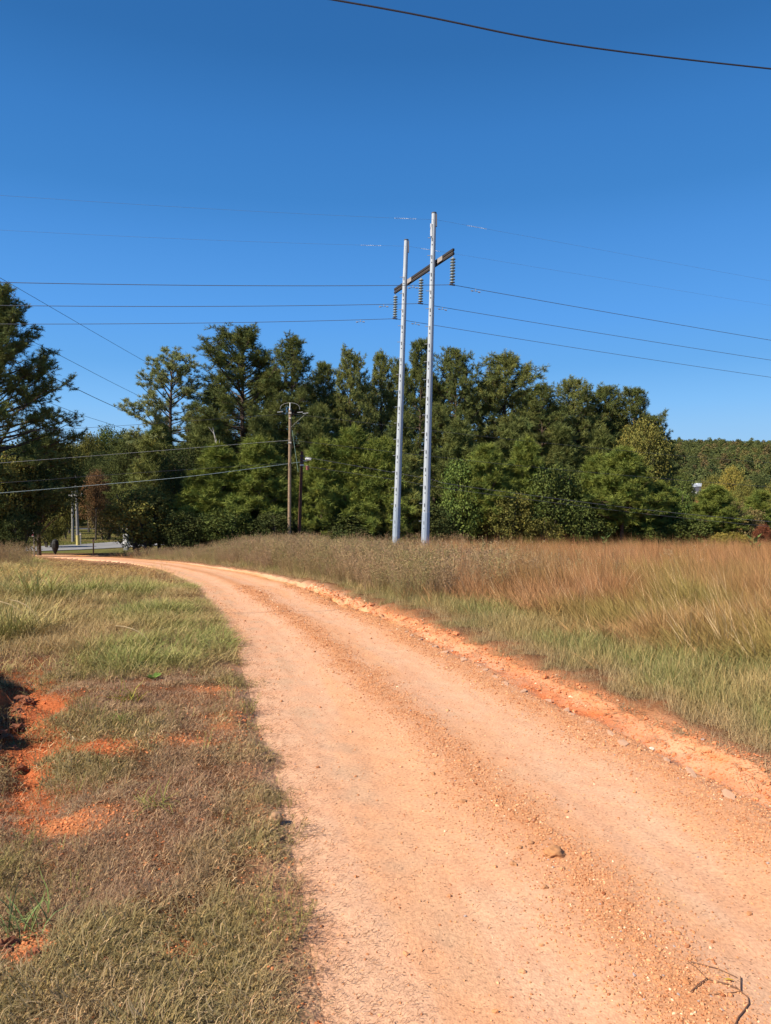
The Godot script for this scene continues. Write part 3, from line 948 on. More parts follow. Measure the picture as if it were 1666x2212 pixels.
# ------------------------------------------------------------------ ground and roads
func ground():
	var rows := PackedFloat32Array()
	var d := -8.0
	while d < 1150.0:
		rows.append(d)
		if d < 1.5: d += 0.4
		elif d < 30.0: d += maxf(0.035, 0.012 * d)
		else: d += 0.022 * d
	var cols := PackedFloat32Array()
	var x := -5.0
	while x < 4.0:
		cols.append(x)
		x += 0.05
	var s := 0.055
	while x < 900.0:
		cols.append(x); x += s; s *= 1.055
	var left := PackedFloat32Array()
	x = -5.05; s = 0.055
	while x > -900.0:
		left.append(x); x -= s; s *= 1.055
	left.reverse()
	left.append_array(cols)
	cols = left
	var v := PackedVector3Array()
	var c := PackedColorArray()
	for r in rows:
		for q in cols:
			var y := height(q, -r)
			if r < 50.0:
				var a := absf(road_v(q, r))
				if a < 1.0: y -= 0.07 * (1.0 - smoothstep(0.9, 1.0, a))
			v.append(Vector3(q, y, -r))
			c.append(soil_color(q, -r))
	var o := part("ground", grid_mesh(rows.size(), cols.size(), v, c), mats["soil"], self)
	tag(o, "clay ground and fields falling away to a wooded hill on the right", "ground", "", "structure")

	rows.clear()
	d = -6.0
	while d < 50.5:
		rows.append(d)
		if d < 1.5: d += 0.25
		else: d += maxf(0.03, 0.0085 * d)
	v.clear(); c.clear()
	var nc := 131
	for r in rows:
		for q in nc:
			var w := -1.1 + 2.2 * q / (nc - 1.0)
			var px := road_center(r) + road_half(r) * w
			v.append(Vector3(px, height(px, -r) + 0.004 - 0.06 * smoothstep(1.0, 1.1, absf(w)), -r))
			c.append(dirt_color(px, -r))
	o = part("dirt_road", grid_mesh(rows.size(), nc, v, c), mats["dirt"], self)
	tag(o, "sandy orange dirt road curving left with a gravel crown and red clay edge", "dirt road", "", "structure")

	var line := [[-110.0, 48.0], [-70.0, 51.5], [-42.0, 55.0], [-31.0, 58.0], [-26.0, 63.0], [-23.5, 71.0], [-22.0, 84.0], [-22.0, 120.0], [-24.0, 160.0]]
	var cv := Curve3D.new()
	for k in line.size():
		var a = line[maxi(k - 1, 0)]
		var b = line[mini(k + 1, line.size() - 1)]
		var t := Vector3(b[0] - a[0], 0, -(b[1] - a[1])) / 6.0
		cv.add_point(Vector3(line[k][0], 0, -line[k][1]), -t, t)
	cv.bake_interval = 0.5
	var pts := cv.get_baked_points()
	v.clear(); c.clear()
	for k in pts.size():
		var t := (pts[mini(k + 1, pts.size() - 1)] - pts[maxi(k - 1, 0)]).normalized()
		var side := Vector3(-t.z, 0, t.x)
		for q in 9:
			var p := pts[k] + side * (q - 4.0)
			v.append(Vector3(p.x, height(p.x, p.z) + 0.05, p.z))
			c.append(Color(0.27, 0.265, 0.27) * (1.0 + 0.25 * n_mid.get_noise_2d(p.x, p.z)))
	o = part("paved_road", grid_mesh(pts.size(), 9, v, c), mats["asphalt"], self)
	tag(o, "grey paved road crossing beyond the end of the dirt road", "road", "", "structure")
	v.clear(); c.clear()
	for k in 41:
		for q in 5:
			var p := Vector3(-75.0 + k * 1.6, 0, -128.0 - q * 2.2)
			v.append(Vector3(p.x, height(p.x, p.z) + 0.05, p.z))
			c.append(Color(0.42, 0.41, 0.40))
	o = part("driveway", grid_mesh(41, 5, v, c, true), mats["asphalt"], self)
	tag(o, "pale driveway strip at the far side of the lawn on the left", "driveway", "", "structure")

	rng.seed = 801
	var lawn := Spread.new()
	for k in 26000:
		var dd := rng.randf_range(58.0, 124.0)
		var xx := rng.randf_range(-0.56, -0.3) * dd
		if dd < 90.0 and xx > -27.5 and xx < -18.0: continue
		if absf(dd - (58.0 + (xx + 31.0) * 0.9)) < 5.0 and dd < 66.0: continue
		lawn.add(set_up(xx, -dd, rng.randf() * TAU, Vector3.ONE * rng.randf_range(0.8, 1.4)), pick(Color(0.20, 0.195, 0.06), Color(0.26, 0.21, 0.085), 0.5 + 2.0 * n_low.get_noise_2d(xx, dd)))
	lay("lawn_grass", lawn, blades(9, 0.05, 0.1, 0.02, 1.0, 0.6, 0.2, 2), mats["grass"], "mown grass of the lawn beyond the paved road", "lawn")

# ------------------------------------------------------------------ the steel structure and its wires
func sagging(p: Vector3, dir: Vector3, px: float, py: float, span: float, n: int) -> PackedVector3Array:
	var k := (px - 833.0) / FOCAL
	var u1 := (-k * p.z - p.x) / (dir.x + k * dir.z)
	var d := -(p.z + dir.z * u1)
	var drop := p.y - (EYE - (py - 1106.0) * d / FOCAL)
	var a := drop / (u1 - u1 * u1 / span)
	var out := PackedVector3Array()
	for q in n + 1:
		var u := span * pow(q / float(n), 1.6)
		out.append(p + dir * u + Vector3.UP * (-a * u + a * u * u / span))
	return out

func along(pts: PackedVector3Array, at: float) -> Array:
	var s := 0.0
	for k in pts.size() - 1:
		var l := pts[k].distance_to(pts[k + 1])
		if s + l > at: return [pts[k].lerp(pts[k + 1], (at - s) / l), (pts[k + 1] - pts[k]).normalized()]
		s += l
	return [pts[-1], Vector3.RIGHT]

func same_radius(n: int, r: float) -> PackedFloat32Array:
	var o := PackedFloat32Array()
	o.resize(n)
	o.fill(r)
	return o

func wire(called: String, pts: PackedVector3Array, r: float, col: Color, label: String, category: String, group := "") -> Node3D:
	var o := thing(called, Vector3.ZERO, label, category, group)
	var s := Shape.new()
	s.tube(pts, same_radius(pts.size(), r), 6, col, true)
	part("strand", s.mesh(), mats["wire_metal"], o)
	return o

func steel_structure():
	var gray := Color.WHITE
	var a := Vector3(3.255, 14.1, -34.95)
	var b := Vector3(0.523, 14.1, -41.25)
	var arm := (b - a).normalized()
	var across := Vector3(-arm.z, 0, arm.x)     # to the right and away
	var root := thing("power_structure", Vector3(1.3, height(1.3, -38.0), -38.0), "pale grey steel two pole transmission structure with a sloping dark crossarm and three insulator strings", "power pole")
	var feet := [[1.965, 2.416, -36.4, 16.5, 0.2, 0.118, 1.62], [0.553, 1.131, -39.75, 16.4, 0.2, 0.118, 1.9]]
	for f in feet:
		var foot := Vector3(f[0] - 0.02, -1.0, f[2]) - root.position
		var top := Vector3(f[1], f[3], f[2]) - root.position
		var sh := Shape.new()
		var pp := PackedVector3Array()
		var pr := PackedFloat32Array()
		for k in 9:
			pp.append(foot.lerp(top, k / 8.0)); pr.append(lerpf(f[4], f[5], k / 8.0))
		sh.tube(pp, pr, 12, gray, true, 0.2)
		var pole := part("pole", sh.mesh(), mats["galvanised_steel"], root)
		var lo := Shape.new()
		var ft := foot.lerp(top, (f[6] + 1.0) / (f[3] + 1.0))
		lo.tube(PackedVector3Array([foot, ft]), PackedFloat32Array([f[4] + 0.012, lerpf(f[4], f[5], 0.15) + 0.014]), 12, Color(0.92, 0.95, 1.0), true, 0.2)
		part("base_sleeve", lo.mesh(), tint("galvanised_steel", "speckled_sleeve", Color(0.40, 0.46, 0.53)), pole)
		var cap := Shape.new()
		cap.tube(PackedVector3Array([top + Vector3(0, 0.003, 0), top + Vector3(0, 0.05, 0)]), PackedFloat32Array([f[5] + 0.012, f[5] + 0.012]), 12, Color(0.09, 0.09, 0.10), true, 0.2)
		part("cap", cap.mesh(), mats["rust_steel"], pole)
		var br := Shape.new()
		br.box(top + Vector3(0.11, -0.35, 0.05), Vector3(0.07, 0.62, 0.1), Color(0.12, 0.12, 0.13))
		part("wire_bracket", br.mesh(), mats["rust_steel"], pole)
		if f[0] > 1.0:
			var pl := Shape.new()
			pl.box(top + Vector3(-0.15, -0.85, 0.1), Vector3(0.085, 0.62, 0.05), Color(0.82, 0.82, 0.80))
			part("marker_plate", pl.mesh(), mats["plain"], pole)
		var st := Shape.new()
		var k := 0
		var y := 1.2
		while y < f[3] - 1.2:
			var t: float = (y + 1.0) / (f[3] + 1.0)
			var c: Vector3 = foot.lerp(top, t)
			var r := lerpf(f[4], f[5], t)
			st.box(c + Vector3(-r - 0.07, 0, 0.05), Vector3(0.17, 0.026, 0.026), Color(0.30, 0.31, 0.33))
			st.box(c + Vector3(-r * 0.55, -0.09, r * 0.9), Vector3(0.03, 0.17, 0.03), Color(0.13, 0.13, 0.14))
			st.box(c + Vector3(-r * 0.55, -0.36, r * 0.9), Vector3(0.04, 0.05, 0.03), Color(0.13, 0.13, 0.14))
			y += 0.88
			k += 1
		tag(part("step_bolts", st.mesh(), mats["rust_steel"], pole), "", "", "", "stuff")
	var rust := Color(0.026, 0.02, 0.02)
	var turn := Basis(across, Vector3.UP, -arm)
	var mid := (a + b) * 0.5 - root.position
	var l := a.distance_to(b)
	var bs := Shape.new()
	bs.box(mid + Vector3(0, 0.095, 0), Vector3(0.10, 0.11, l), rust, turn)
	bs.box(mid, Vector3(0.05, 0.08, l - 0.02), Color(0.02, 0.016, 0.015), turn)
	bs.box(mid + Vector3(0, -0.09, 0), Vector3(0.10, 0.10, l), rust, turn)
	bs.box(mid + Vector3(0, -0.0385, 0) - across * 0.052, Vector3(0.012, 0.013, l - 0.01), Color(0.20, 0.145, 0.11), turn)
	var beam := part("crossarm", bs.mesh(), mats["rust_steel"], root)
	for t in [0.24, 0.755]:
		var pl := Shape.new()
		pl.box(a.lerp(b, t - 0.06) - root.position - across * 0.075, Vector3(0.05, 0.22, 0.5), Color(0.30, 0.27, 0.25), turn)
		part("arm_bracket", pl.mesh(), mats["rust_steel"], beam)
	var disc := Shape.new()
	disc.lathe(PackedVector2Array([Vector2(0.02, -0.075), Vector2(0.05, -0.06), Vector2(0.125, -0.03), Vector2(0.135, -0.012), Vector2(0.125, 0.004), Vector2(0.06, 0.03), Vector2(0.045, 0.07), Vector2(0.02, 0.075)]), 14, Color(0.28, 0.325, 0.325))
	var disc_mesh := disc.mesh(true)
	var ends := [[0.01, 0, 610, 1666, 735], [0.51, 0, 660, 1666, 778], [0.985, 0, 700, 1666, 815]]
	var said := ["uppermost conductor wire, hung from the right end of the steel crossarm", "middle conductor wire, hung from the centre of the steel crossarm", "lowest conductor wire, hung from the left end of the steel crossarm"]
	for k in 3:
		var hook: Vector3 = a.lerp(b, ends[k][0]) + Vector3(0, -0.14, 0)
		var str_ := Shape.new()
		str_.box(hook + Vector3(0, -0.06, 0) - root.position, Vector3(0.03, 0.14, 0.03), Color(0.2, 0.2, 0.21))
		var holder := part("insulator_string", str_.mesh(), mats["rust_steel"], root)
		for q in 9:
			part("insulator_disc", disc_mesh, mats["porcelain"], holder, hook + Vector3(-0.004 * q, -0.2 - 0.138 * q, 0) - root.position)
		var clamp := hook + Vector3(-0.04, -1.43, 0)
		var cl := Shape.new()
		cl.box(clamp + Vector3(0, 0.05, 0) - root.position, Vector3(0.05, 0.14, 0.05), Color(0.16, 0.14, 0.14))
		cl.box(clamp - root.position, Vector3(0.3, 0.06, 0.06), Color(0.16, 0.14, 0.14), turn.rotated(Vector3.UP, 0.0))
		part("wire_clamp", cl.mesh(), mats["rust_steel"], holder)
		var lp := sagging(clamp, -across, ends[k][1], ends[k][2], 150.0, 48)
		var rp := sagging(clamp, across, ends[k][3], ends[k][4], 150.0, 48)
		var all := lp.duplicate()
		all.reverse()
		all.append_array(rp.slice(1))
		var w := wire("conductor_wire", all, 0.0135, Color(0.16, 0.17, 0.19), said[k], "power line", "conductor wires of the steel structure")
		for e in [[lp, 2.1], [rp, 1.3]]:
			var at := along(e[0], e[1])
			var ds := Shape.new()
			var p: Vector3 = at[0]
			var tdir: Vector3 = at[1]
			var bt := Basis(tdir, Vector3.UP, tdir.cross(Vector3.UP))
			ds.box(p + Vector3(0, -0.06, 0), Vector3(0.03, 0.12, 0.03), Color(0.35, 0.36, 0.38))
			ds.box(p + Vector3(0, -0.11, 0), Vector3(0.42, 0.015, 0.015), Color(0.35, 0.36, 0.38), bt)
			for sgn in [-1.0, 1.0]:
				ds.tube(PackedVector3Array([p + Vector3(0, -0.12, 0) + tdir * 0.13 * sgn, p + Vector3(0, -0.12, 0) + tdir * 0.25 * sgn]), PackedFloat32Array([0.028, 0.036]), 8, Color(0.45, 0.47, 0.5))
			part("vibration_damper", ds.mesh(), mats["wire_metal"], w)
	var tops := [[Vector3(2.53, 16.18, -36.35), 422.0, 607.0, "upper thin shield wire on the taller looking right steel pole", 1.1, 1.7], [Vector3(1.24, 16.08, -39.7), 497.0, 660.0, "lower thin shield wire on the left steel pole", 1.6, 0.7]]
	for t in tops:
		var lp := sagging(t[0], -across, 0.0, t[1], 150.0, 40)
		var rp := sagging(t[0], across, 1666.0, t[2], 150.0, 40)
		var all := lp.duplicate()
		all.reverse()
		all.append_array(rp.slice(1))
		var w := wire("shield_wire", all, 0.0042, Color(0.25, 0.28, 0.32), t[3], "power line", "shield wires of the steel structure")
		for e in [[lp, t[4]], [rp, t[5]]]:
			var hx := PackedVector3Array()
			for q in 97:
				var at := along(e[0], e[1] + q * 0.0125)
				var tdir: Vector3 = at[1]
				var s1 := tdir.cross(Vector3.UP).normalized()
				var s2 := s1.cross(tdir)
				hx.append(at[0] + (s1 * cos(q * 0.785) + s2 * sin(q * 0.785)) * 0.018)
			var hs := Shape.new()
			hs.tube(hx, same_radius(hx.size(), 0.0075), 4, Color(0.85, 0.87, 0.88), false)
			part("spiral_damper", hs.mesh(), mats["plain"], w)

func through(list: Array, n := 14) -> PackedVector3Array:       # a smooth line through measured places
	var out := PackedVector3Array()
	for k in list.size() - 1:
		var p0: Vector3 = list[maxi(k - 1, 0)]
		var p1: Vector3 = list[k]
		var p2: Vector3 = list[k + 1]
		var p3: Vector3 = list[mini(k + 2, list.size() - 1)]
		for q in n: out.append(p1.cubic_interpolate(p2, p0, p3, q / float(n)))
	out.append(list[-1])
	return out

func other_wires():
	var dark := Color(0.06, 0.06, 0.075)
	var pale := Color(0.42, 0.42, 0.42)
	wire("overhead_cable", through([Vector3(-32.0, 9.6, -2.4), Vector3(-11.0, 8.55, -7.25), Vector3(-0.69, 8.41, -9.65), Vector3(5.89, 8.42, -11.17), Vector3(28.0, 9.8, -16.3)]), 0.0125, dark, "thick black cable crossing the top right corner of the sky", "overhead cable")
	var rows := [
		[[-260, 455, 40], [0, 600, 46], [330, 790, 64], [560, 915, 84], "highest of the four service wires slanting down across the sky on the left", 0.014],
		[[-260, 580, 40], [75, 740, 47], [290, 850, 62], [520, 960, 84], "second of the four slanting service wires, passing beside the open crowned pine", 0.014],
		[[-260, 640, 40], [140, 828, 50], [262, 885, 60], [520, 1000, 84], "third and thickest of the four slanting service wires on the left", 0.021],
		[[-260, 710, 40], [120, 875, 50], [265, 925, 62], [520, 1010, 84], "lowest of the four slanting service wires on the left", 0.013]]
	for r in rows:
		wire("service_wire", through([world_at(r[0][0], r[0][1], r[0][2]), world_at(r[1][0], r[1][1], r[1][2]), world_at(r[2][0], r[2][1], r[2][2]), world_at(r[3][0], r[3][1], r[3][2])]), r[5], dark, r[4], "overhead wire", "service wires slanting across the left sky")
	var pole := [
		[[[-200, 947, 38], [0, 935, 39], [300, 917, 42], [606, 895, 45], [627, 893, 45]], 0.009, dark, "topmost wire running left from the weathered wooden pole"],
		[[[-200, 1013, 38], [0, 1000, 39], [300, 977, 42], [560, 956, 44.6], [627, 951, 44.9]], 0.0075, pale, "pale wire running left from halfway up the weathered wooden pole"],
		[[[-200, 1080, 37.5], [0, 1065, 38.5], [205, 1048, 40.5], [420, 1028, 42.6], [650, 998, 45.5]], 0.011, Color(0.4, 0.5, 0.5), "thick twisted cable running left, lowest of the wires at the poles"],
		[[[-200, 1052, 38], [48, 1040, 39], [202, 1028, 40.5], [351, 1018, 42], [626, 1000, 44.9]], 0.009, dark, "thin wire just above the thick twisted cable on the left"],
		[[[627, 893, 45], [640, 895, 45], [858, 921, 44.6], [1103, 949, 44.2], [1442, 982, 44], [1800, 1010, 44]], 0.0075, dark, "topmost wire running right from the weathered wooden pole"],
		[[[627, 951, 44.9], [640, 952, 44.9], [847, 976, 44.5], [1103, 1004, 44.2], [1377, 1029, 44], [1800, 1063, 44]], 0.0075, dark, "second wire running right from the weathered wooden pole"],
		[[[652, 986, 45.4], [913, 1032, 44.2], [994, 1049, 43.8], [1377, 1099, 42.5], [1666, 1127, 41.5], [1850, 1142, 41]], 0.013, dark, "dark cable running right from the red brown pole, lowest on the right side"],
		[[[652, 1006, 45.4], [847, 1035, 44.6], [1000, 1060, 44.2], [1377, 1108, 43], [1700, 1141, 42.4]], 0.009, dark, "thin dark wire just under the dark cable on the right"]]
	for r in pole:
		var pts := []
		for q in r[0]: pts.append(world_at(q[0], q[1], q[2]))
		wire("pole_wire", through(pts), r[1], r[2], r[3], "overhead wire", "wires strung from the two wooden poles")

func wooden_poles():
	var w := thing("utility_pole", Vector3(-5.87, height(-5.87, -45.0) - 0.2, -45.0), "weathered tan wooden utility pole with a thin wire arch on its top", "utility pole")
	var h := 8.03 - w.position.y
	var s := Shape.new()
	var pp := PackedVector3Array()
	var pr := PackedFloat32Array()
	for k in 8:
		pp.append(Vector3(-0.06 + 0.12 * k / 7.0 * 0.5, h * k / 7.0, 0)); pr.append(lerpf(0.115, 0.085, k / 7.0))
	s.tube(pp, pr, 12, Color(0.50, 0.345, 0.22))
	part("shaft", s.mesh(), mats["weathered_wood"], w)
	s = Shape.new()
	s.tube(PackedVector3Array([Vector3(0, h - 0.12, 0.09), Vector3(0, h + 0.33, 0.06)]), PackedFloat32Array([0.03, 0.026]), 8, Color(0.75, 0.75, 0.74))
	part("top_pin", s.mesh(), mats["plain"], w)
	s = Shape.new()
	var arc := PackedVector3Array()
	for k in 21:
		var a := PI * (1.0 - k / 20.0)
		arc.append(Vector3(cos(a) * 0.6 + 0.0, h - 0.08 + 0.41 * pow(sin(a), 0.7), 0.06))
	s.tube(arc, same_radius(21, 0.0065), 6, Color(0.62, 0.62, 0.60))
	part("wire_arch", s.mesh(), mats["wire_metal"], w)
	for q in [[-0.62, -0.22], [0.62, -0.24], [0.95, -0.30]]:
		s = Shape.new()
		s.tube(PackedVector3Array([Vector3(q[0] - 0.17, h + q[1] - 0.02, 0.02), Vector3(q[0] + 0.17, h + q[1] + 0.01, 0.02)]), PackedFloat32Array([0.016, 0.016]), 8, Color(0.62, 0.63, 0.62))
		part("dead_end_insulator", s.mesh(), mats["porcelain"], w)
	for q in [[0.3, 0.17], [0.62, 0.12], [2.12, 0.17]]:
		s = Shape.new()
		s.box(Vector3(0, h - q[0], 0.07), Vector3(q[1], 0.08, 0.11), Color(0.5, 0.46, 0.42))
		part("bracket", s.mesh(), mats["plain"], w)
	s = Shape.new()
	s.tube(PackedVector3Array([Vector3(0.13, h - 1.35, 0.05), Vector3(0.5, h - 3.9, 0.05)]), PackedFloat32Array([0.012, 0.012]), 5, Color(0.25, 0.38, 0.30))
	part("guy_wire", s.mesh(), mats["wire_metal"], w)
	s = Shape.new()
	s.tube(PackedVector3Array([Vector3(0.07, h - 1.15, 0.05), Vector3(0.95, h - 0.36, 0.05)]), PackedFloat32Array([0.006, 0.006]), 5, Color(0.4, 0.4, 0.38))
	part("brace", s.mesh(), mats["wire_metal"], w)

	var b := thing("lamp_pole", Vector3(-5.42, height(-5.42, -45.5) - 0.2, -45.5), "short red brown wooden pole with a white yard lamp and a small brown box", "lamp pole")
	h = 5.42 - b.position.y
	s = Shape.new()
	pp.clear(); pr.clear()
	for k in 8:
		pp.append(Vector3(0.23 * k / 7.0, h * k / 7.0, 0)); pr.append(lerpf(0.11, 0.085, k / 7.0))
	s.tube(pp, pr, 12, Color(0.19, 0.075, 0.045))
	part("shaft", s.mesh(), mats["weathered_wood"], b)
	for q in [0.28, 0.5, 0.68, 0.85]:
		s = Shape.new()
		s.tube(PackedVector3Array([Vector3(0.22, h - q - 0.05, 0), Vector3(0.22, h - q + 0.05, 0)]), PackedFloat32Array([0.125, 0.125]), 12, Color(0.07, 0.05, 0.05) if q < 0.8 else Color(0.6, 0.6, 0.58))
		part("band", s.mesh(), mats["plain"], b)
	s = Shape.new()
	s.tube(PackedVector3Array([Vector3(0.24, h - 0.57, 0.02), Vector3(0.5, h - 0.6, 0.05), Vector3(0.66, h - 0.54, 0.06)]), PackedFloat32Array([0.022, 0.022, 0.022]), 6, Color(0.6, 0.6, 0.6))
	part("lamp_arm", s.mesh(), mats["wire_metal"], b)
	s = Shape.new()
	s.lathe(PackedVector2Array([Vector2(0.03, -0.19), Vector2(0.085, -0.185), Vector2(0.105, 0.0), Vector2(0.105, 0.15), Vector2(0.06, 0.185), Vector2(0.01, 0.19)]), 12, Color(0.80, 0.80, 0.78))
	var lamp := part("lamp_head", s.mesh(), mats["plain"], b, Vector3(0.62, h - 0.47, 0.07))
	lamp.rotation = Vector3(0, 0, PI / 2 - 0.12)
	s = Shape.new()
	s.lathe(PackedVector2Array([Vector2(0.01, -0.13), Vector2(0.10, -0.13), Vector2(0.115, 0.08), Vector2(0.125, 0.13), Vector2(0.01, 0.135)]), 12, Color(0.28, 0.10, 0.075))
	part("service_box", s.mesh(), mats["plain"], b, Vector3(0.58, h - 1.03, 0.06))
	s = Shape.new()
	s.tube(PackedVector3Array([Vector3(0.24, h - 0.95, 0.02), Vector3(0.6, h - 0.88, 0.05), Vector3(0.58, h - 0.95, 0.06)]), PackedFloat32Array([0.014, 0.014, 0.014]), 5, Color(0.3, 0.3, 0.3))
	part("conduit", s.mesh(), mats["wire_metal"], b)

	for q in [[169.0, 163.6, 1020.0, 66.0, "far grey utility pole with a pale crossarm and a yellow base beyond the paved road"], [158.0, 156.5, 1056.0, 74.0, "faint second utility pole close behind the one with the yellow base"]]:
		var x: float = (q[0] - 833.0) * q[3] / FOCAL
		var o := thing("roadside_pole", Vector3(x, height(x, -q[3]), -q[3]), q[4], "utility pole", "far poles across the paved road")
		var hh: float = EYE - (q[2] - 1106.0) * q[3] / FOCAL - o.position.y
		var top := Vector3((q[1] - q[0]) * q[3] / FOCAL, hh, 0)
		s = Shape.new()
		s.tube(PackedVector3Array([Vector3.ZERO, top * 0.5, top]), PackedFloat32Array([0.15, 0.13, 0.1]), 10, Color(0.42, 0.40, 0.37))
		part("shaft", s.mesh(), mats["weathered_wood"], o)
		if q[3] < 70.0:
			s = Shape.new()
			s.box(top * 0.685 + Vector3(0.02, 0, 0.16), Vector3(1.3, 0.13, 0.1), Color(0.62, 0.60, 0.56))
			part("crossarm", s.mesh(), mats["weathered_wood"], o)
			s = Shape.new()
			s.tube(PackedVector3Array([Vector3(0, 0.02, 0), top * 0.14]), PackedFloat32Array([0.175, 0.165]), 10, Color(0.50, 0.42, 0.15))
			part("yellow_guard", s.mesh(), mats["plain"], o)
			for k in [0.0, 0.12, 0.93]:
				s = Shape.new()
				s.lathe(PackedVector2Array([Vector2(0.02, 0), Vector2(0.07, 0.03), Vector2(0.06, 0.13), Vector2(0.01, 0.15)]), 8, Color(0.5, 0.5, 0.5))
				part("insulator", s.mesh(), mats["porcelain"], o, top * (0.685 if k < 0.9 else 0.97) + Vector3(0.58 - k * 5.0 if k < 0.9 else 0.12, 0.06, 0.16))

func little_things():
	rng.seed = 901
	var s := Shape.new()
	# the red sign
	var x := (69.0 - 833.0) * 48.0 / FOCAL
	var o := thing("roadside_sign", Vector3(x, height(x, -48.0) - 0.1, -48.0), "small red and white sign on a post with an orange top by the road mouth", "sign")
	s.box(Vector3(0.16, 1.1, 0), Vector3(0.09, 2.4, 0.09), Color(0.38, 0.33, 0.28))
	part("post", s.mesh(), mats["weathered_wood"], o)
	s = Shape.new()
	s.box(Vector3(0.165, 2.1, 0), Vector3(0.14, 0.4, 0.14), Color(0.75, 0.30, 0.12))
	part("orange_cap", s.mesh(), mats["plain"], o)
	s = Shape.new()
	s.box(Vector3(-0.02, 1.62, 0.06), Vector3(0.36, 0.46, 0.02), Color(0.70, 0.68, 0.66))
	var pn := part("panel", s.mesh(), mats["plain"], o)
	s = Shape.new()
	s.box(Vector3(-0.02, 1.70, 0.073), Vector3(0.26, 0.13, 0.004), Color(0.55, 0.05, 0.07))
	s.box(Vector3(0.02, 1.53, 0.073), Vector3(0.18, 0.12, 0.004), Color(0.55, 0.05, 0.10))
	part("red_marking", s.mesh(), mats["plain"], pn)
	# the dark wrapped box on a post
	x = (119.5 - 833.0) * 52.0 / FOCAL
	o = thing("wrapped_mailbox", Vector3(x, height(x, -52.0) - 0.05, -52.0), "dark shrouded box on a short post where the dirt road meets the pavement", "mailbox")
	s = Shape.new()
	s.tube(PackedVector3Array([Vector3.ZERO, Vector3(0, 0.6, 0)]), PackedFloat32Array([0.07, 0.09]), 8, Color(0.10, 0.08, 0.06))
	part("post", s.mesh(), mats["plain"], o)
	s = Shape.new()
	var prof := PackedVector2Array([Vector2(0.07, 0.12), Vector2(0.15, 0.3), Vector2(0.24, 0.55), Vector2(0.25, 0.8), Vector2(0.2, 1.02), Vector2(0.07, 1.14), Vector2(0.01, 1.15)])
	s.lathe(prof, 11, Color(0.012, 0.012, 0.014))
	part("cover", s.mesh(), mats["plain"], o)
	# stakes
	for q in [[202.0, 1163.0, 50.0, 0.07, Color(0.36, 0.25, 0.17), "thin brown wooden stake at the right of the road mouth"], [174.0, 1151.0, 67.0, 0.11, Color(0.45, 0.44, 0.42), "slim grey post standing right beside the yellow pole base"]]:
		x = (q[0] - 833.0) * q[2] / FOCAL
		o = thing("marker_stake", Vector3(x, height(x, -q[2]), -q[2]), q[5], "stake")
		var hh: float = EYE - (q[1] - 1106.0) * q[2] / FOCAL - o.position.y
		s = Shape.new()
		s.box(Vector3(0, hh * 0.5, 0), Vector3(q[3], hh, q[3]), q[4])
		s.box(Vector3(0, hh + 0.015, 0), Vector3(q[3] * 0.6, 0.03, q[3] * 0.6), q[4])
		part("shaft", s.mesh(), mats["weathered_wood"], o)
		s = Shape.new()
		s.box(Vector3(0, hh * 0.86, q[3] * 0.5 + 0.006), Vector3(q[3] * 1.5, 0.09, 0.012), Color(0.55, 0.42, 0.3))
		part("ribbon", s.mesh(), mats["plain"], o)
	# the white cabinet
	x = (272.5 - 833.0) * 58.0 / FOCAL
	o = thing("utility_cabinet", Vector3(x, height(x, -58.0), -58.0), "small white cabinet half hidden behind the dark bush left of the pines", "cabinet")
	s = Shape.new()
	s.box(Vector3(0, 0.85, 0), Vector3(0.34, 0.85, 0.4), Color(0.78, 0.79, 0.82))
	part("body", s.mesh(), mats["plain"], o)
	s = Shape.new()
	s.box(Vector3(0, 0.85, 0.206), Vector3(0.27, 0.72, 0.012), Color(0.72, 0.73, 0.77))
	part("door", s.mesh(), mats["plain"], o)
	s = Shape.new()
	s.box(Vector3(0, 0.185, 0), Vector3(0.3, 0.37, 0.3), Color(0.3, 0.3, 0.3))
	part("plinth", s.mesh(), mats["plain"], o)
	# the far building
	o = thing("far_building", Vector3(63.0, height(63.0, -150.0), -152.0), "far building with a dark roof and a red gable among the trees below the hill", "building")
	var top := 6.9 - o.position.y
	s = Shape.new()
	s.box(Vector3(0, (top - 1.6) * 0.5, -4.0), Vector3(7.0, top - 1.6, 9.0), Color(0.42, 0.10, 0.06))
	part("wall", s.mesh(), mats["plain"], o)
	s = Shape.new()
	s.tri(Vector3(2.6, top - 1.6, 0.5), Vector3(3.6, top - 1.6, 0.5), Vector3(3.3, top + 0.2, 0.5), Color(0.5, 0.10, 0.06))
	s.quad(Vector3(-3.6, top - 1.55, 0.7), Vector3(2.4, top - 1.55, 0.7), Vector3(3.2, top + 0.2, -1.5), Vector3(-2.6, top - 0.1, -1.5), Color(0.06, 0.06, 0.075))
	s.quad(Vector3(2.4, top - 1.55, 0.7), Vector3(2.4, top - 1.75, 0.7), Vector3(-3.6, top - 1.75, 0.7), Vector3(-3.6, top - 1.55, 0.7), Color(0.06, 0.06, 0.075))
	var roof := part("roof", s.mesh(), mats["plain"], o)
	for k in 4:
		s = Shape.new()
		s.box(Vector3(-1.0 + k * 0.75, top - 1.15, 0.62), Vector3(0.42, 0.5, 0.12), Color(0.75, 0.72, 0.62))
		part("roof_letter", s.mesh(), mats["plain"], roof)
	for k in 3:
		s = Shape.new()
		s.box(Vector3(0.6 + k * 1.1, top + 0.25 + 0.1 * k, -1.6), Vector3(0.9, 0.7, 0.9), Color(0.62, 0.66, 0.72))
		part("rooftop_unit", s.mesh(), mats["plain"], roof)
	s = Shape.new()
	s.quad(Vector3(2.5, top - 1.62, 0.56), Vector3(3.7, top - 1.62, 0.56), Vector3(3.35, top + 0.24, 0.56), Vector3(2.4, top - 1.2, 0.56), Color(0.52, 0.085, 0.05))
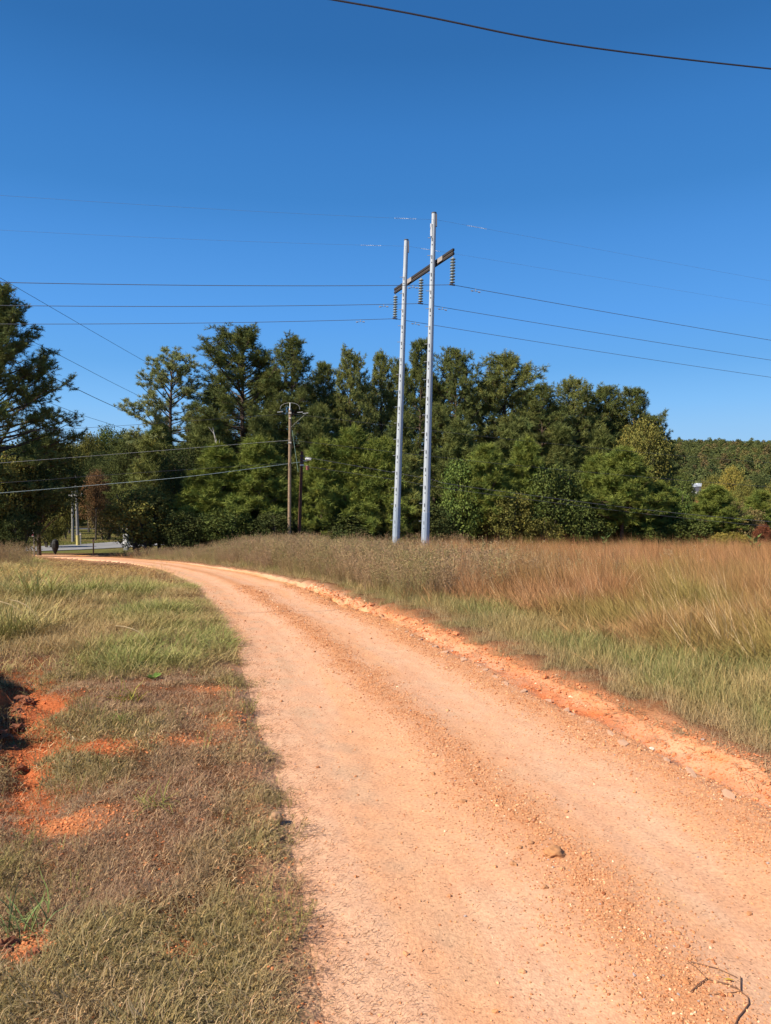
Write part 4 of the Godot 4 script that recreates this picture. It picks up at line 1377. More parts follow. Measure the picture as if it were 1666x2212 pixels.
	part("gable", s.mesh(), mats["plain"], o)
	# stones
	var st := part("fieldstone", rock_mesh(23, 0.5, 3), tint("stone", "brown_stone", Color(0.66, 0.31, 0.13)), self, Vector3(0.81, height(0.81, -3.5) + 0.013, -3.5))
	st.scale = Vector3(0.05, 0.025, 0.034)
	st.rotation = Vector3(0.16, 0.25, -0.1)
	tag(st, "largest loose brown stone lying alone on the gravel crown of the road", "stone")
	st = part("pale_stone", rock_mesh(33, 0.6, 2), tint("stone", "pale_stone", Color(0.50, 0.29, 0.16)), self, Vector3(-0.575, height(-0.575, -3.85) + 0.02, -3.85))
	st.scale = Vector3(0.034, 0.03, 0.03)
	tag(st, "pale tan stone in the grass at the left edge of the sand", "stone")
	st = part("white_pebble", rock_mesh(35, 0.3, 1), tint("stone", "white_stone", Color(0.85, 0.78, 0.62)), self, Vector3(1.9, height(1.9, -5.22) + 0.012, -5.22))
	st.scale = Vector3(0.022, 0.017, 0.02)
	tag(st, "small white pebble on the red clay of the right edge", "stone")
	var spots := [[0.72, 3.62, 0.013], [0.66, 3.58, 0.012], [0.60, 3.42, 0.014], [0.70, 3.2, 0.013], [0.98, 3.0, 0.010], [0.44, 4.15, 0.016], [0.30, 4.6, 0.014], [0.55, 4.05, 0.011], [2.35, 4.15, 0.03], [2.45, 4.05, 0.024], [2.28, 4.02, 0.02]]
	var where := ["olive pebble just left of the largest brown stone", "round pebble at the left of the largest brown stone, second from it", "pebble just in front of the largest brown stone, on the left side", "pebble in the gravel nearer the camera than the largest brown stone", "lone grey pebble on the sand right of the gravel crown", "knobbly pebble on the gravel crown behind the largest brown stone", "pebble farthest up the gravel crown, toward the bend", "small pebble at the edge of the gravel crown behind the largest stone", "orange lump at the right road edge near the photo border", "flat lump beside the orange lump at the right road edge", "smallest of the three lumps at the right road edge"]
	for k in spots.size():
		var q = spots[k]
		st = part("pebble", rock_mesh(40 + k, 0.5, 1), tint("stone", "orange_stone", Color(0.56, 0.27, 0.12)), self, Vector3(q[0], height(q[0], -q[1]) + q[2] * 0.4, -q[1]))
		st.scale = Vector3(q[2] * 1.3, q[2] * 0.8, q[2])
		st.rotation = Vector3(0, k * 1.3, 0.1)
		tag(st, where[k], "stone", "larger pebbles on the dirt road")
	# the broken crust of pale clay beside the red ditch
	var road := get_node("dirt_road")
	for k in 22:
		var d := 4.3 + k * 0.27 + rng.randf_range(-0.08, 0.08)
		var xx := road_center(d) + road_half(d) * (0.70 + 0.025 * sin(k * 1.1)) + rng.randfn() * 0.025
		st = part("clay_crust", plate_mesh(), tint("stone", "pale_clay", Color(0.80, 0.46, 0.275)), road, Vector3(xx, height(xx, -d) + 0.001, -d))
		st.scale = Vector3(rng.randf_range(0.025, 0.06), rng.randf_range(0.012, 0.022), rng.randf_range(0.05, 0.19))
		st.rotation = Vector3(0.02, -0.32 + rng.randfn() * 0.15, rng.randfn() * 0.06)
	# clods at the washed hollow on the left
	var clods := [[-3.12, 6.3, 0.07], [-3.02, 6.15, 0.045], [-2.86, 5.55, 0.07], [-2.72, 5.42, 0.05], [-2.72, 5.15, 0.06], [-2.55, 5.0, 0.04], [-2.4, 4.78, 0.05], [-2.95, 5.85, 0.05], [-1.42, 2.72, 0.035], [-1.28, 2.66, 0.022], [-1.0, 2.62, 0.018]]
	var say := ["dark clod at the upper end of the red hollow on the left", "smaller clod in front of the upper end of the red hollow", "biggest clod overhanging the middle of the red hollow", "clod at the right of the biggest clod in the red hollow", "clod below the biggest one, at the left border of the photo", "low clod right of the one at the left border", "last clod at the lower end of the red hollow", "grass topped clod between the upper and middle clods of the hollow", "red clod among coarse green blades near the lower left", "small red lump beside the clod at the lower left", "little orange lump in the dry grass of the lower left"]
	for k in clods.size():
		var q = clods[k]
		st = part("clay_clod", rock_mesh(80 + k, 1.3, 2, true), tint("stone", "red_clod", Color(0.34, 0.115, 0.05)), self, Vector3(q[0], height(q[0], -q[1]) + q[2] * 0.3, -q[1]))
		st.scale = Vector3(q[2] * 1.1, q[2] * 0.55, q[2] * 0.8)
		st.rotation.y = k * 1.7
		tag(st, say[k], "clod", "clay clods on the left bank")
	# the twig
	var tw := thing("fallen_twig", Vector3(1.18, height(1.18, -2.6), -2.6), "thin brown forked twig lying on the sand at the lower right", "twig")
	var br := Color(0.17, 0.085, 0.045)
	var lines := [[[1486, 2082], [1506, 2098], [1528, 2121]], [[1492, 2084], [1550, 2098], [1592, 2114]], [[1528, 2121], [1508, 2138], [1492, 2154]], [[1528, 2121], [1560, 2130], [1592, 2141]], [[1545, 2126], [1575, 2133], [1590, 2140]], [[1600, 2113], [1600, 2146]], [[1600, 2146], [1560, 2152], [1530, 2157]], [[1590, 2138], [1600, 2146], [1616, 2159], [1618, 2175], [1608, 2190], [1596, 2205], [1588, 2225]]]
	for k in lines.size():
		var pts := PackedVector3Array()
		for q in lines[k]:
			var d: float = EYE * FOCAL / (q[1] - 1106.0)
			var xx: float = (q[0] - 833.0) * d / FOCAL
			pts.append(Vector3(xx, height(xx, -d) + 0.0065 + 0.002 * (k % 3), -d) - tw.position)
		s = Shape.new()
		s.tube(pts, same_radius(pts.size(), 0.0023 if k == 7 else 0.0019), 5, br)
		part("branchlet", s.mesh(), mats["plain"], tw)
	s = Shape.new()
	var lf := Vector3(1.2, height(1.2, -2.56) + 0.012, -2.56) - tw.position
	s.quad(lf + Vector3(-0.02, 0, -0.002), lf + Vector3(0.0, 0.002, 0.006), lf + Vector3(0.022, 0, 0.004), lf + Vector3(0.002, 0.003, -0.004), Color(0.42, 0.28, 0.05))
	part("dry_leaf", s.mesh(), mats["leaves"], tw)
	# coarse clumps and arching stalks on the left bank
	for q in [[-1.40, 2.85, 1.0, Color(0.20, 0.25, 0.09), "coarse dark green grass clump near the lower left corner, with black shade beneath"], [-2.12, 6.0, 1.15, Color(0.36, 0.34, 0.06), "yellow green grass clump beside the red hollow on the left bank"], [-1.95, 5.35, 0.7, Color(0.24, 0.30, 0.07), "small bright green grass clump right of the red hollow"], [-1.25, 3.95, 0.9, Color(0.30, 0.29, 0.08), "olive grass clump in the middle of the near left bank"]]:
		o = thing("grass_clump", Vector3(q[0], height(q[0], -q[1]), -q[1]), q[4], "grass clump", "grass clumps on the left bank")
		part("blades", blades(46, 0.1, 0.24, 0.006, 1.0, 1.5, 0.09, 4), tint("grass", "clump_%d" % int(q[0] * -100), q[3]), o)
		o.scale = Vector3.ONE * q[2]
	for q in [[70, 1372, -0.42, 0.62, "arching tan seed stalk at the left border, in the green grass"], [92, 1388, -0.30, 0.7, "second arching seed stalk, just right of the one at the left border"], [112, 1300, -0.14, 0.55, "upright tan seed stalk above the two arching ones"], [330, 1420, -0.32, 0.45, "long bent straw stalk over the brown grass of the left bank"]]:
		var d: float = EYE * FOCAL / (q[1] - 1106.0)
		var sx: float = (q[0] - 833.0) * d / FOCAL
		o = thing("seed_stalk", Vector3(sx, height(sx, -d), -d), q[4], "seed stalk", "seed stalks on the left bank")
		s = Shape.new()
		var arc2 := PackedVector3Array()
		for k in 8:
			var t := k / 7.0
			arc2.append(Vector3(q[2] * t * t * 1.3, q[3] * (t - 0.3 * t * t * t), 0.05 * t))
		s.tube(arc2, PackedFloat32Array([0.0028, 0.0026, 0.0024, 0.0022, 0.003, 0.006, 0.006, 0.002]), 5, Color(0.58, 0.42, 0.22))
		part("stalk", s.mesh(), mats["plain"], o)
	# litter
	x = (1515.0 - 833.0) * 20.0 / FOCAL
	o = thing("white_litter", Vector3(x, height(x, -20.0) + 0.45, -20.0), "small white scrap caught on the tall grass at the right", "litter")
	s = Shape.new()
	s.tube(PackedVector3Array([Vector3(-0.05, -0.015, 0), Vector3(0.0, 0.008, 0), Vector3(0.055, 0.03, 0)]), PackedFloat32Array([0.02, 0.03, 0.024]), 9, Color(0.82, 0.80, 0.76))
	part("paper", s.mesh(), mats["plain"], o)
	s = Shape.new()
	s.tube(PackedVector3Array([Vector3(0, -0.5, 0), Vector3(0, 0.0, 0)]), PackedFloat32Array([0.004, 0.003]), 4, Color(0.36, 0.23, 0.11))
	part("stalk", s.mesh(), mats["plain"], o)
	x = (1546.0 - 833.0) * 46.3 / FOCAL
	st = part("white_sack", rock_mesh(95, 0.7, 2), tint("plain", "sack_white", Color(0.70, 0.70, 0.74)), self, Vector3(x, EYE - (1159.0 - 1106.0) * 46.3 / FOCAL, -46.3))
	st.scale = Vector3(0.17, 0.26, 0.15)
	tag(st, "crumpled white sack low in the brush behind the field on the right", "sack")
	x = (606.0 - 833.0) * 33.0 / FOCAL
	o = thing("white_seeding_weed", Vector3(x, height(x, -33.0), -33.0), "bushy weed with whitish seed fluff left of the pole, behind the road bend", "weed")
	part("stem", twiggy(9, 0.75), tint("grass", "weed_stem", Color(0.20, 0.16, 0.09)), o)
	s = Shape.new()
	for k in 260:
		var c := any_dir(0.4) * 0.2 * Vector3(1, 1.3, 1) + Vector3(0, 0.62, 0)
		var g := any_dir() * 0.02
		s.tri(c, c + g, c + any_dir() * 0.02, Color(0.62, 0.60, 0.55))
	part("seed_fluff", s.mesh(), mats["grass"], o)
	for q in [[-2.62, 8.6, 0.6, Color(0.17, 0.26, 0.06), "bright green broad leaved rosette in the brown grass of the left bank"], [-2.2, 6.9, 0.55, Color(0.11, 0.24, 0.04), "low green leafy weed near the red hollow"], [12.6, 25.0, 3.0, Color(0.13, 0.20, 0.06), "single leafy green weed standing in the tan field at the far right"], [9.9, 33.0, 2.8, Color(0.10, 0.17, 0.05), "small dark green sapling at the back edge of the tan field"]]:
		o = thing("leafy_weed", Vector3(q[0], height(q[0], -q[1]), -q[1]), q[4], "weed")
		s = Shape.new()
		for k in 22:
			var a := k * 2.4
			var out := Vector3(cos(a), 0.55 if q[2] < 1.5 else 0.9, sin(a)).normalized()
			var base: Vector3 = Vector3(0, 0.02 if q[2] < 1.5 else 0.33 * k / 22.0, 0) * q[2]
			var tip: Vector3 = base + out * rng.randf_range(0.12, 0.2) * q[2] * (0.7 if q[2] > 1.5 else 1.0)
			var sd: Vector3 = out.cross(Vector3.UP).normalized() * 0.028 * q[2]
			var m2: Vector3 = base.lerp(tip, 0.55)
			s.quad(base, m2 + sd, tip, m2 - sd + Vector3(0, 0.01, 0), shade(0.8, 1.2))
		part("leaves", s.mesh(), tint("leaves", "weed_leaf", q[3]) if q[2] < 1.5 else tint("leaves", "weed_leaf_dark", q[3]), o)
		s = Shape.new()
		s.tube(PackedVector3Array([Vector3.ZERO, Vector3(0, 0.05 if q[2] < 1.5 else 0.36 * q[2], 0)]), PackedFloat32Array([0.006 * q[2], 0.003 * q[2]]), 5, Color(0.2, 0.2, 0.08))
		part("stem", s.mesh(), mats["plain"], o)

# ------------------------------------------------------------------ trees
func trees():
	var tall := []
	for k in 5: tall.append(pine_meshes(1000 + k, 17.0, [0.42, 0.36, 0.4, 0.34, 0.45][k], [3.4, 3.0, 2.6, 3.2, 3.6][k], false))
	var young := []
	for k in 4: young.append(pine_meshes(1100 + k, 6.5, [0.04, 0.06, 0.3, 0.05][k], [2.0, 1.8, 1.9, 2.2][k], true))
	var open_pine := pine_meshes(1201, 16.0, 0.46, 3.2, false, 0.62)
	var limb_pine := pine_meshes(1202, 16.5, 0.12, 4.2, false, 1.6)
	var broad := []
	for k in 3: broad.append(broad_meshes(1300 + k, 10.0, 0.22, 3.6, 0.165, 430, 34))
	var shrub := []
	for k in 3: shrub.append(broad_meshes(1400 + k, 4.0, 0.04, 1.6, 0.105, 330, 30, 4))
	var small_tree := broad_meshes(1501, 5.0, 0.24, 2.2, 0.16, 300, 26)
	var dark_pine := tint("needles", "needles_dark", Color(0.165, 0.185, 0.058))
	var mid_pine := tint("needles", "needles_mid", Color(0.23, 0.245, 0.076))
	var pale_pine := tint("needles", "needles_pale", Color(0.31, 0.33, 0.14))
	var bright_pine := tint("needles", "needles_bright", Color(0.215, 0.25, 0.056))
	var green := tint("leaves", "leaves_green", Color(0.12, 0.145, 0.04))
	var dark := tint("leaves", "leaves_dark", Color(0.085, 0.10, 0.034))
	var olive := tint("leaves", "leaves_olive", Color(0.20, 0.185, 0.05))
	var yellow := tint("leaves", "leaves_yellow", Color(0.31, 0.25, 0.06))
	var rust := tint("leaves", "leaves_rust", Color(0.22, 0.125, 0.06))
	var brown := tint("leaves", "leaves_brown", Color(0.235, 0.18, 0.08))
	var fresh := tint("leaves", "leaves_fresh", Color(0.15, 0.20, 0.05))
	var red := tint("leaves", "leaves_red", Color(0.21, 0.075, 0.04))
	var pale_bark := tint("bark", "bark_pale", Color(1.9, 1.65, 1.5))
	var row := "tall pines of the dark grove behind the field"
	# the tall row: pixel column, top, half width, distance
	plant("pine_tree", open_pine, 372, 752, 84, 56, pale_pine, "open crowned tall pine at the left end, sky showing between its branches", "pine tree", row)
	plant("pine_tree", tall[0], 525, 708, 92, 57, dark_pine, "tallest pine of the grove, left of the wooden utility pole", "pine tree", row)
	plant("pine_tree", tall[2], 632, 725, 62, 55, dark_pine, "round topped tall pine directly above the wooden utility pole", "pine tree", row)
	plant("pine_tree", tall[1], 698, 783, 42, 58, dark_pine, "narrow tall pine just right of the wooden utility pole, lower than its neighbours", "pine tree", row)
	plant("pine_tree", tall[3], 757, 757, 52, 56, mid_pine, "pointed tall pine halfway between the wooden pole and the steel poles", "pine tree", row)
	plant("pine_tree", tall[2], 822, 760, 38, 58, mid_pine, "slender pointed pine just left of the left steel pole", "pine tree", row)
	plant("pine_tree", tall[4], 866, 778, 42, 60, dark_pine, "tall pine directly behind the left steel pole", "pine tree", row)
	plant("pine_tree", tall[1], 912, 733, 46, 57, dark_pine, "tall spiky pine rising between the two steel poles", "pine tree", row)
	plant("pine_tree", tall[4], 986, 751, 64, 56, dark_pine, "broad tall pine just right of the right steel pole", "pine tree", row)
	plant("pine_tree", tall[0], 1092, 763, 76, 57, mid_pine, "broad tall pine with a bluish open crown, second to the right of the steel poles", "pine tree", row)
	plant("pine_tree", tall[2], 1170, 828, 52, 55, dark_pine, "lower rounded pine in the dip of the treetops right of the steel poles", "pine tree", row)
	plant("pine_tree", tall[3], 1243, 816, 62, 56, mid_pine, "dense round headed pine at the left of the right hand crown group", "pine tree", row)
	plant("pine_tree", tall[0], 1308, 834, 56, 58, dark_pine, "pine in the middle of the right hand crown group", "pine tree", row)
	plant("pine_tree", tall[1], 1366, 838, 52, 57, dark_pine, "pointed pine at the right end of the grove's skyline", "pine tree", row)
	plant("pine_tree", tall[4], 1412, 898, 42, 59, dark_pine, "lowest tall pine, where the grove's outline falls to the hill on the right", "pine tree", row)
	plant("pine_tree", limb_pine, -12, 618, 132, 43, dark_pine, "large shadowy pine cut by the left border, its long limbs reaching right", "pine tree")
	# behind them, filling the grove
	for q in [[300, 940, "left of the open crowned pine"], [430, 915, "between the open crowned pine and the tallest one"], [470, 830, "behind the left side of the tallest pine"], [575, 800, "between the tallest and the round topped pine"], [660, 830, "right of the round topped pine"], [725, 850, "under the narrow and the pointed pine"], [790, 830, "between the pointed and the slender pine"], [940, 820, "right behind the spiky pine of the steel poles"], [1035, 830, "right of the broad pine by the steel poles"], [1130, 840, "behind the bluish open pine"], [1205, 875, "in the dip of the treetops"], [1275, 880, "under the dense round headed pine"], [1340, 900, "above the yellowing tree, on its left"], [1395, 935, "behind the yellowing tree"]]:
		plant("grove_pine", tall[(q[0] / 10) % 5], q[0], q[1], 62, 66.0 + (q[0] % 7), dark_pine, "dark pine inside the grove, " + String(q[2]), "pine tree", "pines hidden deep in the grove")
	# the middle row
	var mid := "dark trees filling the lower middle of the grove"
	plant("evergreen_tree", young[3], 445, 905, 66, 53, dark_pine, "dark evergreen under the open crowned pine, with a pale dead snag beside it", "evergreen tree", mid)
	plant("evergreen_tree", young[1], 870, 900, 60, 52, dark_pine, "dark evergreen seen between the steel poles, under the spiky pine", "evergreen tree", mid)
	plant("evergreen_tree", young[0], 990, 910, 66, 53, dark_pine, "dark evergreen right of the right steel pole at half height", "evergreen tree", mid)
	plant("evergreen_tree", young[3], 1110, 900, 70, 53, dark_pine, "dark evergreen under the bluish open pine", "evergreen tree", mid)
	plant("evergreen_tree", young[1], 1215, 920, 64, 53, dark_pine, "dark evergreen under the dense round headed pine", "evergreen tree", mid)
	plant("evergreen_tree", young[0], 1300, 930, 58, 54, dark_pine, "dark evergreen left of the yellowing tree", "evergreen tree", mid)
	plant("evergreen_tree", young[3], 690, 880, 60, 53, dark_pine, "dark evergreen behind the lamp pole, above the young pines", "evergreen tree", mid)
	plant("evergreen_tree", young[1], 565, 900, 60, 53, dark_pine, "dark evergreen left of the wooden utility pole, above the young pines", "evergreen tree", mid)
	plant("evergreen_tree", young[1], 1410, 965, 44, 54, dark_pine, "dark evergreen at the right foot of the grove beside the yellowing tree", "evergreen tree", mid)
	plant("yellowing_tree", broad[1], 1386, 908, 56, 51, olive, "broadleaf tree turning yellow green at the right end of the grove", "tree")
	plant("leafy_tree", young[3], 345, 915, 62, 54, mid_pine, "dull green evergreen in front of the open crowned pine's trunk", "tree")
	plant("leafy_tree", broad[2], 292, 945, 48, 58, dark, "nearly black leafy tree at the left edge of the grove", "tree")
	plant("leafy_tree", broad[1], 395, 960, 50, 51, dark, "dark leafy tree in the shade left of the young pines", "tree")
	# the young pines in front
	var front := "young bright pines along the front of the grove"
	plant("young_pine", young[0], 470, 962, 80, 48.0, bright_pine, "bushy young pine at the left end of the front row, left of the wooden pole", "young pine", front)
	plant("young_pine", young[3], 556, 948, 76, 48.5, bright_pine, "full young pine touching the left side of the wooden utility pole", "young pine", front)
	plant("young_pine", young[1], 430, 1015, 56, 47.2, bright_pine, "low young pine at the left foot of the front row", "young pine", front)
	plant("young_pine", young[1], 700, 950, 62, 48.5, bright_pine, "young pine directly right of the lamp pole", "young pine", front)
	plant("young_pine", young[0], 764, 925, 72, 49, bright_pine, "young pine with many upright tips midway between the lamp pole and steel poles", "young pine", front)
	plant("young_pine", young[3], 826, 948, 64, 48, bright_pine, "young pine just left of the left steel pole", "young pine", front)
	plant("young_pine", young[1], 886, 985, 56, 48, mid_pine, "young pine in the gap between the two steel poles", "young pine", front)
	plant("young_pine", young[2], 1050, 962, 66, 47.5, bright_pine, "young pine on a bare visible trunk, first right of the steel poles", "young pine", front, pale_bark)
	plant("young_pine", young[0], 1138, 950, 64, 48.5, bright_pine, "upright young pine, second right of the steel poles", "young pine", front)
	plant("young_pine", young[0], 1290, 985, 60, 48.5, bright_pine, "young pine left of the pair of pale trunks", "young pine", front)
	plant("young_pine", young[2], 1346, 968, 74, 46.6, bright_pine, "young pine on a pale pinkish bare trunk with dead lower limbs", "young pine", front, pale_bark)
	plant("young_pine", young[3], 1425, 1042, 56, 47.5, bright_pine, "low dense young pine right of the pale trunks", "young pine", front)
	plant("young_pine", young[2], 1545, 1050, 56, 46.8, bright_pine, "young pine with a split pinkish trunk near the white sack", "young pine", front, pale_bark)
	plant("young_pine", young[1], 1645, 1060, 46, 48, bright_pine, "young pine at the right border, among brown brush", "young pine", front)
	# shrubs along the front
	var brush := "leafy shrubs along the front of the grove"
	plant("shrub", shrub[0], 316, 1052, 66, 46.2, olive, "rounded bush beside the white cabinet at the left foot of the grove", "shrub", brush)
	plant("shrub", shrub[1], 400, 1105, 50, 45.6, dark, "dark low bush between the rounded bush and the young pines", "shrub", brush)
	plant("shrub", shrub[2], 485, 1100, 54, 45.8, green, "low bush at the foot of the bushy young pine", "shrub", brush)
	plant("shrub", shrub[0], 595, 1105, 50, 46, dark, "shaded bush at the foot of the wooden utility pole", "shrub", brush)
	plant("shrub", shrub[1], 1003, 985, 50, 47.4, fresh, "pale green vine covered shrub right beside the right steel pole", "shrub", brush)
	plant("shrub", shrub[2], 1100, 1062, 46, 46.4, olive, "olive brown shrub between two young pines right of the steel poles", "shrub", brush)
	plant("shrub", shrub[0], 1200, 1005, 58, 46.8, green, "tall glossy leaved shrub in the middle right of the front row", "shrub", brush)
	plant("shrub", shrub[1], 1255, 1075, 48, 46.2, green, "lower glossy shrub right of the tall glossy one", "shrub", brush)
	plant("shrub", shrub[2], 950, 1090, 40, 47, dark, "shaded bush at the foot of the right steel pole", "shrub", brush)
	plant("shrub", shrub[1], 770, 1100, 60, 47, dark, "shaded bush behind the weeds left of the steel poles", "shrub", brush)
	plant("shrub", shrub[0], 1458, 1054, 36, 47.6, fresh, "light green shrub left of the young pine with the split trunk", "shrub", brush)
	plant("shrub", shrub[2], 1480, 1115, 50, 46.4, green, "low dark green bush under the light green shrub", "shrub", brush)
	plant("shrub", shrub[1], 1605, 1100, 46, 46.6, brown, "reddish brown bush right of the white sack", "shrub", brush)
	plant("shrub", shrub[0], 1648, 1132, 17, 44.6, red, "small red leaved bush at the right border", "shrub", brush)
	plant("shrub", shrub[2], 1575, 1150, 40, 44.8, yellow, "low orange yellow bush at the back edge of the field", "shrub", brush)
	plant("shrub", shrub[1], 1392, 1138, 44, 46.2, green, "low green brush at the foot of the pale trunks", "shrub", brush)
	plant("shrub", shrub[0], 1160, 1115, 44, 46.0, olive, "low yellowish brush below the upright young pine", "shrub", brush)
	# the left side
	plant("shrub", shrub[1], 0, 985, 56, 41.5, olive, "yellow green leafy bush at the left border under the shadowy pine", "shrub")
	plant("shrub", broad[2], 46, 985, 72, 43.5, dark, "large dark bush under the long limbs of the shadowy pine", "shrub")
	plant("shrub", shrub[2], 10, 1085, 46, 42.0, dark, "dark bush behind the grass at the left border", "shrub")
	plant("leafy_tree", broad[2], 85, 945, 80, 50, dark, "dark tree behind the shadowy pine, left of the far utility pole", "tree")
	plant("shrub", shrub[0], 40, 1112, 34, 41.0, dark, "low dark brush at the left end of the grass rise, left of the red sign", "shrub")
	plant("small_tree", small_tree, 143, 1080, 36, 82, olive, "small round dark green tree on the mown lawn", "tree")
	plant("shrub", shrub[2], 108, 1112, 30, 62, olive, "olive bush beside the red sign across the paved road", "shrub")
	plant("autumn_tree", broad[0], 207, 1015, 30, 78, rust, "rust coloured autumn tree right of the far utility poles", "tree")
	plant("shrub", shrub[0], 228, 1080, 32, 80, brown, "brown shaded bush right of the rust coloured tree", "shrub")
	var back := "broadleaf trees behind the lawn on the left"
	plant("leafy_tree", broad[0], 232, 922, 44, 112, green, "highest round tree behind the lawn, under the slanting wires", "tree", back)
	plant("leafy_tree", broad[1], 192, 936, 36, 108, olive, "olive tree behind the lawn, left of the highest round one", "tree", back)
	plant("leafy_tree", broad[2], 150, 955, 38, 104, olive, "yellowish tree right behind the far utility poles", "tree", back)
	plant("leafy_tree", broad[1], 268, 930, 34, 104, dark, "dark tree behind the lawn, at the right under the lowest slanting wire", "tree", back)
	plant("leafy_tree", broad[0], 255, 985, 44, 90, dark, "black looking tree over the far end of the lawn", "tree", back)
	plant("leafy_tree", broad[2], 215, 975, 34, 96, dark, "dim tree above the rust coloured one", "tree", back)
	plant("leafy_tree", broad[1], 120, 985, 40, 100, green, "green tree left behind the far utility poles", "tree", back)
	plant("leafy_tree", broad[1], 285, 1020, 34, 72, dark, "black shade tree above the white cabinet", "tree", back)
	plant("leafy_tree", broad[0], 60, 965, 44, 110, green, "green tree showing under the limbs of the shadowy pine", "tree", back)
	# the right side, out to the valley
	var vale := "trees in the hollow right of the grove"
	plant("valley_tree", broad[1], 1580, 1008, 30, 130, yellow, "yellow green pointed tree in the hollow, above the split trunk pine", "tree", vale)
	plant("valley_tree", broad[0], 1645, 1026, 30, 120, dark, "dark round tree in the hollow at the right border", "tree", vale)
	plant("valley_tree", broad[2], 1540, 1026, 26, 140, olive, "olive tree in the hollow right of the far building", "tree", vale)
	plant("valley_tree", broad[2], 1610, 1040, 30, 105, olive, "greenish brown tree in the hollow between the yellow and the dark one", "tree", vale)
	plant("valley_tree", broad[0], 1524, 1042, 11, 145, rust, "small orange tree right beside the far building", "tree", vale)
	plant("valley_tree", broad[1], 1470, 1022, 32, 135, green, "green tree left of the far building", "tree", vale)
	plant("valley_tree", broad[0], 1500, 1090, 34, 90, green, "green tree in front of the far building", "tree", vale)
	plant("valley_tree", broad[1], 1640, 1082, 40, 78, brown, "thin brown tree at the right border, nearer than the dark round one", "tree", vale)
	plant("valley_tree", broad[2], 1592, 1085, 32, 72, brown, "brownish bushy tree behind the reddish brown bush", "tree", vale)
	plant("valley_tree", broad[2], 1680, 1040, 34, 110, olive, "olive tree cut by the right border", "tree", vale)
	plant("valley_tree", broad[1], 1555, 1070, 30, 96, olive, "olive tree right behind the split trunk pine", "tree", vale)
	# the pale dead snag
	rng.seed = 1601
	var x := (468.0 - 833.0) * 52.0 / FOCAL
	var o := thing("dead_snag", Vector3(x, height(x, -52.0), -52.0), "pale dead snag forking in front of the dark trees, left of the wooden pole", "dead tree")
	var s := Shape.new()
	var top := EYE + (1106.0 - 925.0) * 52.0 / FOCAL - o.position.y
	s.tube(PackedVector3Array([Vector3.ZERO, Vector3(0.1, top * 0.6, 0), Vector3(0.0, top * 0.9, 0.3), Vector3(-0.15, top, 0.5)]), PackedFloat32Array([0.12, 0.08, 0.05, 0.02]), 6, Color(0.50, 0.47, 0.43))
	part("trunk", s.mesh(), mats["plain"], o)
	for k in 3:
		s = Shape.new()
		var p := Vector3(0.03, top * (0.8 + 0.05 * k), 0.2)
		s.tube(PackedVector3Array([p, p + Vector3(0.25 - 0.2 * k, 0.5, 0.2), p + Vector3(0.3 - 0.4 * k, 0.95, 0.3)]), PackedFloat32Array([0.04, 0.025, 0.01]), 5, Color(0.50, 0.47, 0.43))
		part("limb", s.mesh(), mats["plain"], o)

	# woods too far off to count
	var hard := broad_meshes(1701, 11.0, 0.1, 4.4, 0.75, 110, 9)
	var conifer := broad_meshes(1702, 15.0, 0.12, 3.4, 0.7, 110, 9)
	rng.seed = 1702
	var a := Spread.new()
	var b := Spread.new()
	var c := Spread.new()
	for k in 5200:
		var d := 190.0 + 850.0 * pow(rng.randf(), 0.75)
		var xx := rng.randf_range(0.24, 0.66) * d
		var e := n_low.get_noise_2d(xx * 0.2, d * 0.2)
		var sc := rng.randf_range(0.75, 1.25)
		var col := pick(Color(0.15, 0.165, 0.055), Color(0.10, 0.125, 0.05), 0.5 + e * 1.6)
		if rng.randf() < 0.22: col = pick(Color(0.21, 0.18, 0.06), Color(0.20, 0.15, 0.075), rng.randf())
		(a if rng.randf() < 0.5 + e else b).add(set_up(xx, -d, rng.randf() * TAU, Vector3(sc, sc * rng.randf_range(0.8, 1.15), sc), 0.0, 0.3), col)
	for k in 420:
		var d := rng.randf_range(125.0, 215.0)
		var xx := rng.randf_range(-0.75, 0.3) * d
		var sc := rng.randf_range(0.8, 1.15)
		c.add(set_up(xx, -d, rng.randf() * TAU, Vector3(sc, sc, sc), 0.0, 0.3), pick(Color(0.10, 0.11, 0.035), Color(0.06, 0.08, 0.03), rng.randf()))
	lay("hillside_woods", a, hard[1], mats["leaves"], "leafy woods covering the far hillside on the right", "woods")
	lay("hillside_pines", b, conifer[1], mats["leaves"], "dark conifers mixed through the far hillside woods", "woods")
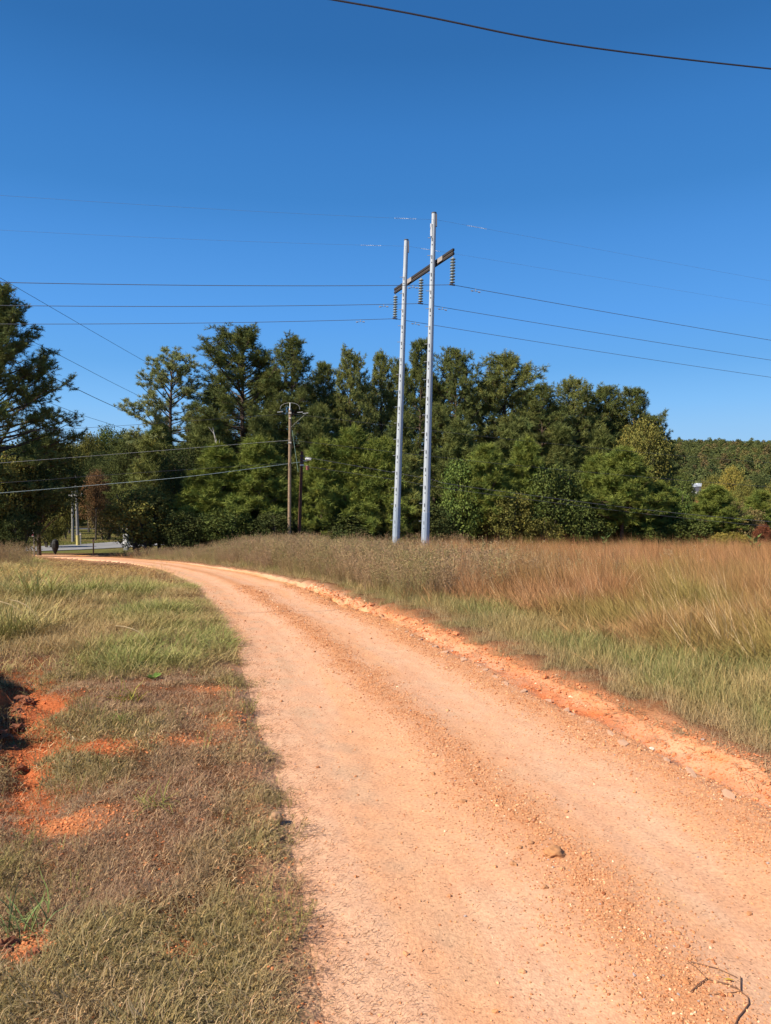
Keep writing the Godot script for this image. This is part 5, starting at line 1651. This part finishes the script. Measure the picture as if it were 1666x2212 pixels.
	lay("background_woods", c, hard[1], mats["leaves"], "woods behind the lawn and the grove, mostly hidden", "woods")

# ------------------------------------------------------------------
func _ready():
	var cam := Camera3D.new()
	cam.name = "camera"
	cam.position = Vector3(0, EYE, 0)
	cam.fov = 70.0
	cam.near = 0.05
	cam.far = 3000.0
	add_child(cam)
	var env := Environment.new()
	env.background_mode = Environment.BG_SKY
	env.sky = make_sky()
	env.background_energy_multiplier = 1.0 / EXPOSURE
	env.tonemap_mode = Environment.TONE_MAPPER_LINEAR
	env.tonemap_exposure = EXPOSURE
	env.ambient_light_source = Environment.AMBIENT_SOURCE_SKY
	env.sdfgi_enabled = true
	env.ssao_enabled = true
	env.ssil_enabled = true
	var we := WorldEnvironment.new()
	we.name = "environment"
	we.environment = env
	add_child(we)
	var sun := DirectionalLight3D.new()
	sun.name = "sun"
	var a := deg_to_rad(SUN_SIDE)
	var e := deg_to_rad(SUN_HIGH)
	var from := Vector3(-sin(a) * cos(e), sin(e), cos(a) * cos(e))
	sun.look_at_from_position(from * 10.0, Vector3.ZERO)
	sun.light_energy = SUN_ENERGY
	sun.light_color = Color(1.0, 0.955, 0.88)
	sun.light_angular_distance = 0.5
	sun.shadow_enabled = true
	add_child(sun)

	n_low.seed = 1; n_low.frequency = 0.11; n_low.fractal_octaves = 3
	n_mid.seed = 2; n_mid.frequency = 0.5; n_mid.fractal_octaves = 3
	n_fine.seed = 3; n_fine.frequency = 5.0; n_fine.fractal_octaves = 3
	n_patch.seed = 4; n_patch.frequency = 0.42; n_patch.fractal_octaves = 3
	for n in [n_low, n_mid, n_fine, n_patch]: n.noise_type = FastNoiseLite.TYPE_SIMPLEX_SMOOTH
	rng.seed = 7
	materials()
	road_table()
	var t0 := Time.get_ticks_msec()
	ground()
	print("ground ", Time.get_ticks_msec() - t0)
	left_bank()
	right_field()
	gravel()
	print("grass ", Time.get_ticks_msec() - t0)
	trees()
	print("trees ", Time.get_ticks_msec() - t0)
	steel_structure()
	wooden_poles()
	other_wires()
	little_things()
	print("all ", Time.get_ticks_msec() - t0)
